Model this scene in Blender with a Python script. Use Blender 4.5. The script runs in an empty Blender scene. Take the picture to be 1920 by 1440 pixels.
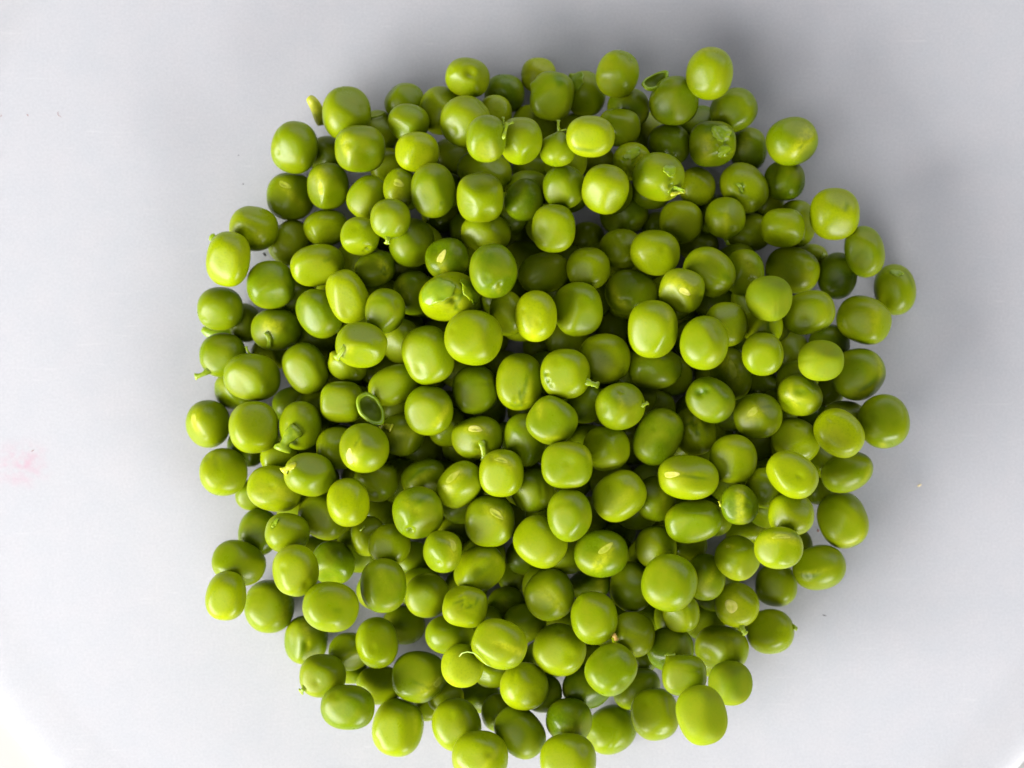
import bpy, math, random
import numpy as np
from mathutils import Vector, Matrix, Quaternion

# ------------------------------------------------------------------ camera
SC = bpy.context.scene
CAM_H = 0.36                      # metres above the plate
SPAN = 0.188                      # metres of plate across the frame
cam = bpy.data.cameras.new("camera")
cam.sensor_width = 36.0
cam.lens = 36.0 * CAM_H / SPAN
cam.clip_start, cam.clip_end = 0.01, 50.0
cam.dof.use_dof = True
cam.dof.focus_distance = CAM_H - 0.022
cam.dof.aperture_fstop = 15.0
camo = bpy.data.objects.new("camera", cam)
camo.location = (0, 0, CAM_H)
SC.collection.objects.link(camo)
SC.camera = camo

# ------------------------------------------------------------------ room light
world = bpy.data.worlds.new("World")
SC.world = world
world.use_nodes = True
bg = world.node_tree.nodes["Background"]
bg.inputs[0].default_value = (0.86, 0.93, 1.0, 1)
bg.inputs[1].default_value = 0.07

def window_light(name, loc, target, sx, sy, power, col):  # rectangular area lamp, used for the windows and the two added fills
    l = bpy.data.lights.new(name, 'AREA')
    l.shape = 'RECTANGLE'; l.size = sx; l.size_y = sy
    l.energy = power; l.color = col
    o = bpy.data.objects.new(name, l)
    o.location = loc
    d = Vector(target) - Vector(loc)
    o.rotation_euler = d.to_track_quat('-Z', 'Y').to_euler()
    SC.collection.objects.link(o)
    return o
window_light("window_light", (-1.00, -0.64, 0.52), (-0.02, 0.0, 0.0), 0.95, 0.65, 58.0, (1.0, 0.985, 0.95))
window_light("window_light", (0.46, -0.98, 0.42), (0.0, 0.0, 0.0), 0.50, 0.42, 19.0, (1.0, 0.99, 0.97))
window_light("fill_light", (0.75, 1.55, 0.80), (0.03, 0.05, 0.0), 3.0, 1.4, 38.0, (0.97, 0.97, 1.0))  # added fill from the far side, lightens the heap's shadow on the plate
window_light("overhead_fill", (-0.45, -0.35, 1.2), (0.0, 0.0, 0.0), 0.6, 0.6, 4.2, (1.0, 0.985, 0.97))  # added overhead fill to brighten upward faces, not a known ceiling lamp

SC.view_settings.view_transform = 'Standard'
SC.view_settings.look = 'None'
SC.view_settings.exposure = 0.0
SC.view_settings.gamma = 1.0
SC.cycles.use_denoising = True
SC.cycles.max_bounces = 8
SC.cycles.diffuse_bounces = 2
SC.cycles.sample_clamp_indirect = 6.0

# ------------------------------------------------------------------ helpers
def at(px, py, z=0.0):
    """photo pixel (1920 wide) -> point at height z"""
    k = SPAN / 1920.0 * (CAM_H - z) / CAM_H
    return Vector(((px - 960) * k, (720 - py) * k, z))

def tag(o, label=None, cat=None, group=None, kind=None):
    if label: o['label'] = label
    if cat: o['category'] = cat
    if group: o['group'] = group
    if kind: o['kind'] = kind
    return o

def mesh_obj(name, verts, faces, mat, parent=None, smooth=True, pig=None):
    me = bpy.data.meshes.new(name)
    verts = np.asarray(verts, dtype=np.float32)
    faces = np.asarray(faces, dtype=np.int32)
    n = faces.shape[1]
    me.vertices.add(len(verts)); me.vertices.foreach_set("co", verts.ravel())
    me.loops.add(faces.size); me.loops.foreach_set("vertex_index", faces.ravel())
    me.polygons.add(len(faces))
    me.polygons.foreach_set("loop_start", np.arange(0, faces.size, n, dtype=np.int32))
    if smooth: me.polygons.foreach_set("use_smooth", np.ones(len(faces), dtype=bool))
    if pig is not None:
        at_ = me.color_attributes.new("pigment", 'FLOAT_COLOR', 'POINT')
        at_.data.foreach_set("color", np.asarray(pig, dtype=np.float32).ravel())
    me.update(calc_edges=True)
    me.materials.append(mat)
    o = bpy.data.objects.new(name, me)
    SC.collection.objects.link(o)
    if parent is not None: o.parent = parent
    return o

def new_mat(name):
    m = bpy.data.materials.new(name); m.use_nodes = True
    nt = m.node_tree
    return m, nt, nt.nodes["Principled BSDF"]

def node(nt, kind, **kw):
    n = nt.nodes.new(kind)
    for k, v in kw.items():
        if k.startswith("i_"):
            key = k[2:]
            n.inputs[int(key) if key.isdigit() else key.replace("_", " ")].default_value = v
        else: setattr(n, k, v)
    return n

def mix(nt, fac, a, b, blend='MIX'):
    n = nt.nodes.new('ShaderNodeMix'); n.data_type = 'RGBA'; n.blend_type = blend
    for sock, val in ((n.inputs[0], fac), (n.inputs[6], a), (n.inputs[7], b)):
        if hasattr(val, 'is_output'): nt.links.new(val, sock)
        elif isinstance(val, (int, float)): sock.default_value = val
        else: sock.default_value = (*val, 1)
    return n.outputs[2]

# ------------------------------------------------------------------ materials
def pea_material(name, rough, spec):
    m, nt, b = new_mat(name)
    L = nt.links
    pg = node(nt, 'ShaderNodeAttribute', attribute_name="pigment")
    sep = node(nt, 'ShaderNodeSeparateColor')
    L.new(pg.outputs['Color'], sep.inputs[0])
    geo = node(nt, 'ShaderNodeTexCoord')
    n1 = node(nt, 'ShaderNodeTexNoise', i_Scale=260.0, i_Detail=3.0, i_Roughness=0.55)
    n2 = node(nt, 'ShaderNodeTexNoise', i_Scale=2600.0, i_Detail=2.0, i_Roughness=0.6)
    oi = node(nt, 'ShaderNodeObjectInfo')
    va = node(nt, 'ShaderNodeVectorMath', operation='ADD')
    L.new(geo.outputs['Object'], va.inputs[0]); L.new(oi.outputs['Location'], va.inputs[1])
    L.new(va.outputs[0], n1.inputs['Vector']); L.new(va.outputs[0], n2.inputs['Vector'])
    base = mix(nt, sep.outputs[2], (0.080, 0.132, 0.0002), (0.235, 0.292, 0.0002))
    r1 = node(nt, 'ShaderNodeMapRange', i_1=0.40, i_2=0.68, i_3=0.0, i_4=0.55)
    L.new(n1.outputs[0], r1.inputs[0])
    base = mix(nt, r1.outputs[0], base, (0.195, 0.218, 0.0008))
    r2 = node(nt, 'ShaderNodeMapRange', i_1=0.5, i_2=0.75, i_3=0.0, i_4=0.55)
    L.new(n2.outputs[0], r2.inputs[0])
    base = mix(nt, r2.outputs[0], base, (0.130, 0.205, 0.0008))
    n3 = node(nt, 'ShaderNodeTexNoise', i_Scale=1300.0, i_Detail=3.0, i_Roughness=0.6, i_Distortion=0.8)
    L.new(va.outputs[0], n3.inputs['Vector'])
    r3 = node(nt, 'ShaderNodeMapRange', i_1=0.32, i_2=0.62, i_3=0.35, i_4=1.0)
    L.new(n3.outputs[0], r3.inputs[0])
    ym = node(nt, 'ShaderNodeMath', operation='MULTIPLY')
    L.new(sep.outputs[0], ym.inputs[0]); L.new(r3.outputs[0], ym.inputs[1])
    base = mix(nt, ym.outputs[0], base, (0.33, 0.355, 0.008))
    base = mix(nt, sep.outputs[1], base, (0.032, 0.088, 0.002))
    L.new(base, b.inputs['Base Color'])
    b.inputs['Roughness'].default_value = rough
    b.inputs['Specular IOR Level'].default_value = spec
    b.inputs['Subsurface Weight'].default_value = 0.20
    b.inputs['Subsurface Radius'].default_value = (1.0, 1.0, 0.25)
    b.inputs['Subsurface Scale'].default_value = 0.0016
    rr = node(nt, 'ShaderNodeMapRange', i_1=0.3, i_2=0.7, i_3=rough - 0.05, i_4=rough + 0.10)
    L.new(n1.outputs[0], rr.inputs[0]); L.new(rr.outputs[0], b.inputs['Roughness'])
    bp = node(nt, 'ShaderNodeBump', i_Strength=0.25, i_Distance=0.00006)
    L.new(n2.outputs[0], bp.inputs['Height']); L.new(bp.outputs[0], b.inputs['Normal'])
    return m
M_PEA = pea_material("pea_skin", 0.30, 0.20)
M_MATTE = pea_material("pea_skin_matte", 0.55, 0.12)
M_LOW = pea_material("pea_skin_buried", 0.34, 0.2)

def plain(name, col, rough, spec=0.4, sss=0.0, col2=None, scale=900.0, trans=0.0):
    m, nt, b = new_mat(name)
    tc = node(nt, 'ShaderNodeTexCoord')
    n = node(nt, 'ShaderNodeTexNoise', i_Scale=scale, i_Detail=4.0)
    nt.links.new(tc.outputs['Object'], n.inputs['Vector'])
    c2 = col2 or tuple(c * 0.7 for c in col)
    r = node(nt, 'ShaderNodeMapRange', i_1=0.35, i_2=0.65)
    nt.links.new(n.outputs[0], r.inputs[0])
    nt.links.new(mix(nt, r.outputs[0], col, c2), b.inputs['Base Color'])
    b.inputs['Roughness'].default_value = rough
    b.inputs['Specular IOR Level'].default_value = spec
    if sss:
        b.inputs['Subsurface Weight'].default_value = sss
        b.inputs['Subsurface Radius'].default_value = (1, 1, .3)
        b.inputs['Subsurface Scale'].default_value = 0.001
    if trans: b.inputs['Transmission Weight'].default_value = trans
    return m
M_SCAR = plain("seed_scar", (0.40, 0.42, 0.06), 0.55, spec=.04, sss=0.2, col2=(0.28, 0.335, 0.02), scale=900)
M_SCAR_PALE = plain("seed_scar_pale", (0.56, 0.53, 0.15), 0.55, spec=.04, sss=0.2, col2=(0.42, 0.44, 0.06), scale=1000)
M_STALK = plain("stalk_green", (0.25, 0.33, 0.012), 0.35, sss=0.3, col2=(0.15, 0.225, 0.004))
M_STALK_Y = plain("stalk_yellow", (0.44, 0.44, 0.02), 0.4, sss=0.3, col2=(0.30, 0.34, 0.01))
M_STALK_O = plain("stalk_brown", (0.50, 0.26, 0.06), 0.5, col2=(0.42, 0.34, 0.08))
M_FLAP = plain("torn_skin", (0.215, 0.30, 0.003), 0.36, sss=0.4, col2=(0.15, 0.24, 0.003), scale=500)
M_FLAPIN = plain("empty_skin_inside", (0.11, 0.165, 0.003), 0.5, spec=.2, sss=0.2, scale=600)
M_FIBRE = plain("fibre", (0.45, 0.60, 0.12), 0.4)
M_BLACK = plain("dark_fleck", (0.02, 0.02, 0.02), 0.6)
M_RED = plain("red_fibre", (0.30, 0.15, 0.13), 0.6)
M_CRUMB = plain("pale_crumb", (0.75, 0.62, 0.36), 0.6)

def plate_material():
    m, nt, b = new_mat("plate_plastic")
    L = nt.links
    tc = node(nt, 'ShaderNodeTexCoord')
    big = node(nt, 'ShaderNodeTexNoise', i_Scale=22.0, i_Detail=3.0)
    mid = node(nt, 'ShaderNodeTexNoise', i_Scale=160.0, i_Detail=4.0, i_Roughness=0.6)
    fine = node(nt, 'ShaderNodeTexNoise', i_Scale=2200.0, i_Detail=3.0, i_Roughness=0.7)
    for n in (big, mid, fine): L.new(tc.outputs['Object'], n.inputs['Vector'])
    c = mix(nt, big.outputs[0], (0.412, 0.410, 0.440), (0.398, 0.411, 0.440))
    r = node(nt, 'ShaderNodeMapRange', i_1=0.35, i_2=0.7, i_3=0.0, i_4=0.45)
    L.new(mid.outputs[0], r.inputs[0])
    c = mix(nt, r.outputs[0], c, (0.448, 0.435, 0.456))
    r = node(nt, 'ShaderNodeMapRange', i_1=0.35, i_2=0.65, i_3=0.0, i_4=0.3)
    L.new(fine.outputs[0], r.inputs[0])
    c = mix(nt, r.outputs[0], c, (0.29, 0.29, 0.325))
    # faint scratches: stretched noise threads
    mp = node(nt, 'ShaderNodeMapping'); mp.inputs['Rotation'].default_value = (0, 0, 0.7)
    mp.inputs['Scale'].default_value = (120.0, 1900.0, 1.0)
    L.new(tc.outputs['Object'], mp.inputs[0])
    sc = node(nt, 'ShaderNodeTexNoise', i_Scale=1.0, i_Detail=2.0, i_Distortion=0.6)
    L.new(mp.outputs[0], sc.inputs['Vector'])
    rs = node(nt, 'ShaderNodeMapRange', i_1=0.68, i_2=0.78, i_3=0.0, i_4=0.40)
    L.new(sc.outputs[0], rs.inputs[0])
    c = mix(nt, rs.outputs[0], c, (0.50, 0.50, 0.51))
    # pink food stain at the left side
    p = at(38, 870)
    mp2 = node(nt, 'ShaderNodeMapping')
    mp2.inputs['Location'].default_value = (-p.x * 150, -p.y * 190, 0)
    mp2.inputs['Scale'].default_value = (150, 190, 150)
    L.new(tc.outputs['Object'], mp2.inputs[0])
    gs = node(nt, 'ShaderNodeTexGradient', gradient_type='SPHERICAL')
    L.new(mp2.outputs[0], gs.inputs[0])
    ns = node(nt, 'ShaderNodeTexNoise', i_Scale=480.0, i_Detail=2.0)
    L.new(tc.outputs['Object'], ns.inputs['Vector'])
    rn = node(nt, 'ShaderNodeMapRange', i_1=0.40, i_2=0.66, i_3=0.0, i_4=0.8)
    L.new(ns.outputs[0], rn.inputs[0])
    mm = node(nt, 'ShaderNodeMath', operation='MULTIPLY')
    L.new(gs.outputs['Fac'], mm.inputs[0]); L.new(rn.outputs[0], mm.inputs[1])
    c = mix(nt, mm.outputs[0], c, (0.44, 0.27, 0.33))
    L.new(c, b.inputs['Base Color'])
    b.inputs['Roughness'].default_value = 0.46
    b.inputs['Specular IOR Level'].default_value = 0.35
    b.inputs['Subsurface Weight'].default_value = 0.8
    b.inputs['Subsurface Radius'].default_value = (1, 1, 1)
    b.inputs['Subsurface Scale'].default_value = 0.020
    bp = node(nt, 'ShaderNodeBump', i_Strength=0.35, i_Distance=0.00008)
    L.new(fine.outputs[0], bp.inputs['Height']); L.new(bp.outputs[0], b.inputs['Normal'])
    return m
M_PLATE = plate_material()
M_CLOTH = plain("table_top", (0.375, 0.373, 0.36), 0.6, col2=(0.365, 0.363, 0.35), scale=60)

# ------------------------------------------------------------------ table top and plate
mesh_obj("table_top", [(-2, -2, -0.004), (2, -2, -0.004), (2, 2, -0.004), (-2, 2, -0.004)], [(0, 1, 2, 3)], M_CLOTH, smooth=False)['kind'] = 'structure'
def plate():
    c = at(992, 619); R = 1223 * SPAN / 1920
    prof = [(0.0, 0.0), (R * 0.5, 0.0), (R * 0.9, 0.0), (R - 0.006, 0.0), (R - 0.0035, -0.00004), (R - 0.002, -0.00002), (R - 0.001, 0.00007), (R, 0.00012),
            (R + 0.0004, 0.00008), (R + 0.0009, -0.0005), (R + 0.0011, -0.0015), (R + 0.0010, -0.0026), (R + 0.0002, -0.0034), (R - 0.01, -0.0036)]
    N = 256; V = [(c.x, c.y, 0)]; F4 = []
    for r, z in prof[1:]:
        for i in range(N):
            a = 2 * math.pi * i / N
            V.append((c.x + r * math.cos(a), c.y + r * math.sin(a), z))
    for k in range(len(prof) - 2):
        for i in range(N):
            j = (i + 1) % N
            F4.append((1 + k * N + i, 1 + (k + 1) * N + i, 1 + (k + 1) * N + j, 1 + k * N + j))
    for i in range(N):
        F4.append((0, 1 + i, 1 + (i + 1) % N, 1 + (i + 1) % N))
    me = bpy.data.meshes.new("plate")
    me.from_pydata(V, [], [f if f[2] != f[3] else f[:3] for f in F4])
    for p_ in me.polygons: p_.use_smooth = True
    me.materials.append(M_PLATE)
    o = bpy.data.objects.new("plate", me); SC.collection.objects.link(o)
    tag(o, "large round pale bluish plastic plate with a low white rim under the peas", "plate")
plate()

# ------------------------------------------------------------------ pea shape
def cube_sphere(n):
    lin = np.tan(np.linspace(-math.pi / 4, math.pi / 4, n + 1))
    P, F = [], []
    base = 0
    for ax in range(3):
        for sg in (-1, 1):
            u, v = np.meshgrid(lin, lin, indexing='ij')
            w = np.full_like(u, sg)
            arr = [None] * 3
            arr[ax] = w; arr[(ax + 1) % 3] = u * sg; arr[(ax + 2) % 3] = v
            P.append(np.stack(arr, -1).reshape(-1, 3))
            idx = (np.arange((n + 1) ** 2) + base).reshape(n + 1, n + 1)
            F.append(np.stack([idx[:-1, :-1], idx[1:, :-1], idx[1:, 1:], idx[:-1, 1:]], -1).reshape(-1, 4))
            base += (n + 1) ** 2
    P = np.concatenate(P); F = np.concatenate(F)
    P = P / np.linalg.norm(P, axis=1, keepdims=True)
    _, first, inv = np.unique(np.round(P, 5), axis=0, return_index=True, return_inverse=True)
    return P[first], inv.reshape(-1)[F]
DIRS, QUADS = cube_sphere(22)
DIRS_LO, QUADS_LO = cube_sphere(9)

def local_dir(S, px, py):
    th = S['th']; dx, dy = px - S['x'], py - S['y']
    u = (dx * math.cos(th) + dy * math.sin(th)) / (S['w'] / 2)
    v = -(-dx * math.sin(th) + dy * math.cos(th)) / (S['h'] / 2)
    r = math.hypot(u, v)
    if r > 0.97: u, v = u * .97 / r, v * .97 / r
    return np.array([u, v, math.sqrt(max(0.02, 1 - u * u - v * v))])

def frame(S, n, ang_img):
    """tangent axes at n: t along the image angle (clockwise degrees), s across"""
    phi = -(math.radians(ang_img) - S['th'])
    t = np.array([math.cos(phi), math.sin(phi), 0.0])
    t = t - n * (t @ n); t /= np.linalg.norm(t)
    return t, np.cross(n, t)

def parse(opts):
    out = []
    for tok in opts.split(';'):
        f = tok.split()
        if f: out.append((f[0], [float(x) for x in f[1:]]))
    return out

def radial(S, D):
    """shape factor for unit directions D in the pea's own unit-sphere space"""
    p = S['q']
    g = (np.abs(D) ** p).sum(1) ** (-1 / p)
    for n, d in S['facets']:
        c = np.maximum(0, D @ n)
        g = (g ** -10 + (c / d) ** 10) ** (-1 / 10)
    for n, A, s in S['dents']:
        ang2 = 2 * (1 - np.clip(D @ n, -1, 1))
        g = g * (1 - A * np.exp(-ang2 / (s * s)))
    for n, t, s_, A, la, lb in S['grooves']:
        a, b_ = D @ t, D @ s_
        w = np.exp(-(a / la) ** 2 - (b_ / lb) ** 2) * (D @ n > 0)
        g = g * (1 - A * w)
    return g

def shape_points(S, D, lift=0.0):
    g = radial(S, D)
    P = D * g[:, None] * S['abc']
    if lift is not None and np.ndim(lift) > 0 or lift:
        nrm = D / S['abc']; nrm = nrm / np.linalg.norm(nrm, axis=1, keepdims=True)
        P = P + nrm * (np.asarray(lift)[..., None] if np.ndim(lift) else lift)
    return P

def setup(S):
    rnd = random.Random(S['seed'])
    S['q'] = 2.12 + 0.2 * rnd.random()
    S['facets'] = []; S['dents'] = []; S['grooves'] = []; S['pig'] = []
    S['tone'] = min(1, max(0, rnd.gauss(.5, .24))); S['matte'] = False
    P = parse(S['opts'])
    nf = 0
    for k, a in P:
        if k[0] == 'q' : S['q'] = float(k[1:])
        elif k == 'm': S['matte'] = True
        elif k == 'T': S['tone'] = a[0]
        elif k == 'F':
            n = local_dir(S, a[0], a[1]); S['facets'].append((n, a[2] * 0.985)); nf += 1
        elif k == 'D':
            n = local_dir(S, a[0], a[1]); S['dents'].append((n, a[2] * 1.35, max(a[3], .06)))
        elif k == 'P':
            n = local_dir(S, a[0], a[1]); S['dents'].append((n, -a[2] * 1.3, max(a[3], .06)))
        elif k == 'W':
            for _ in range(22):
                x_, y_ = a[0] + rnd.gauss(0, a[2] * .45), a[1] + rnd.gauss(0, a[2] * .45)
                S['dents'].append((local_dir(S, x_, y_), rnd.uniform(-.5, 1) * a[3], rnd.uniform(.07, .16)))
                if rnd.random() < .5:
                    n = local_dir(S, x_, y_); t, s = frame(S, n, rnd.uniform(0, 180))
                    S['pig'].append((rnd.choice((0, 1)), n, t, s, rnd.uniform(.1, .25), .06, rnd.uniform(.3, .6)))
        elif k in 'YG':
            n = local_dir(S, a[0], a[1]); t, s = frame(S, n, a[2])
            R = (S['w'] + S['h']) / 4
            S['pig'].append((0 if k == 'Y' else 1, n, t, s, a[3] / 2 / R, a[4] / 2 / R, a[5]))
        elif k == 'H':
            n = local_dir(S, a[0], a[1]); t, s = frame(S, n, a[2])
            R = (S['w'] + S['h']) / 4
            S['grooves'].append((n, t, s, 0.012, a[3] / 1.5 / R, a[4] / 1.1 / R))
            S['hil'] = (n, t, s, a[3] / 2 / R, a[4] / 2 / R)
            # radicle ridge: a shallow dent pair running on from the scar
            n2 = n + t * 0.75; n2 /= np.linalg.norm(n2)
            for sg in (-1, 1):
                n3 = n2 + s * 0.17 * sg; n3 /= np.linalg.norm(n3)
                S['grooves'].append((n3, t, s, 0.016, 0.28, 0.09))
    if nf == 0:
        for _ in range(2):
            v = np.array([rnd.uniform(-.8, .8), rnd.uniform(-.8, .8), rnd.uniform(.2, 1)]); v /= np.linalg.norm(v)
            S['facets'].append((v, rnd.uniform(.83, .93)))
    if nf == 1 and rnd.random() < .7:
        v = np.array([rnd.uniform(-.9, .9), rnd.uniform(-.9, .9), rnd.uniform(.1, .7)]); v /= np.linalg.norm(v)
        S['facets'].append((v, rnd.uniform(.90, .95)))
    for _ in range(3):    # gentle unevenness
        v = np.array([rnd.uniform(-1, 1), rnd.uniform(-1, 1), rnd.uniform(-.6, 1)]); v /= np.linalg.norm(v)
        S['dents'].append((v, rnd.uniform(-.02, .05), rnd.uniform(.22, .5)))
    if rnd.random() < .45:    # a small sharper dimple
        v = np.array([rnd.uniform(-.8, .8), rnd.uniform(-.8, .8), rnd.uniform(.3, 1)]); v /= np.linalg.norm(v)
        S['dents'].append((v, rnd.uniform(.025, .06), rnd.uniform(.12, .28)))
    if rnd.random() < .35:    # a shallow crease
        v = np.array([rnd.uniform(-.7, .7), rnd.uniform(-.7, .7), rnd.uniform(.4, 1)]); v /= np.linalg.norm(v)
        t = np.cross(v, [rnd.uniform(-1, 1), rnd.uniform(-1, 1), .2]); t /= np.linalg.norm(t)
        S['grooves'].append((v, t, np.cross(v, t), rnd.uniform(.012, .03), rnd.uniform(.3, .7), rnd.uniform(.07, .14)))
    if rnd.random() < .55:   # a soft yellow side, as fresh peas have round the seam
        v = np.array([rnd.uniform(-1, 1), rnd.uniform(-1, 1), rnd.uniform(-.3, .9)]); v /= np.linalg.norm(v)
        t = np.cross(v, [0.3, .2, 1]); t /= np.linalg.norm(t)
        S['pig'].append((0, v, t, np.cross(v, t), rnd.uniform(.5, .9), rnd.uniform(.2, .45), rnd.uniform(.08, .22)))

def pigment(S, D):
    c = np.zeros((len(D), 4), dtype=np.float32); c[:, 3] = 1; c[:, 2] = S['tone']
    for ch, n, t, s, la, lb, amt in S['pig']:
        w = np.exp(-((D @ t - n @ t) / max(la, .04)) ** 4 * .8 - np.abs((D @ s - n @ s) / max(lb, .03)) ** 2.6 * .9) * (D @ n > 0) * amt
        c[:, ch] = 1 - (1 - c[:, ch]) * (1 - w)
    c[:, :2] = np.clip(c[:, :2], 0, .82)
    return c

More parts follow.
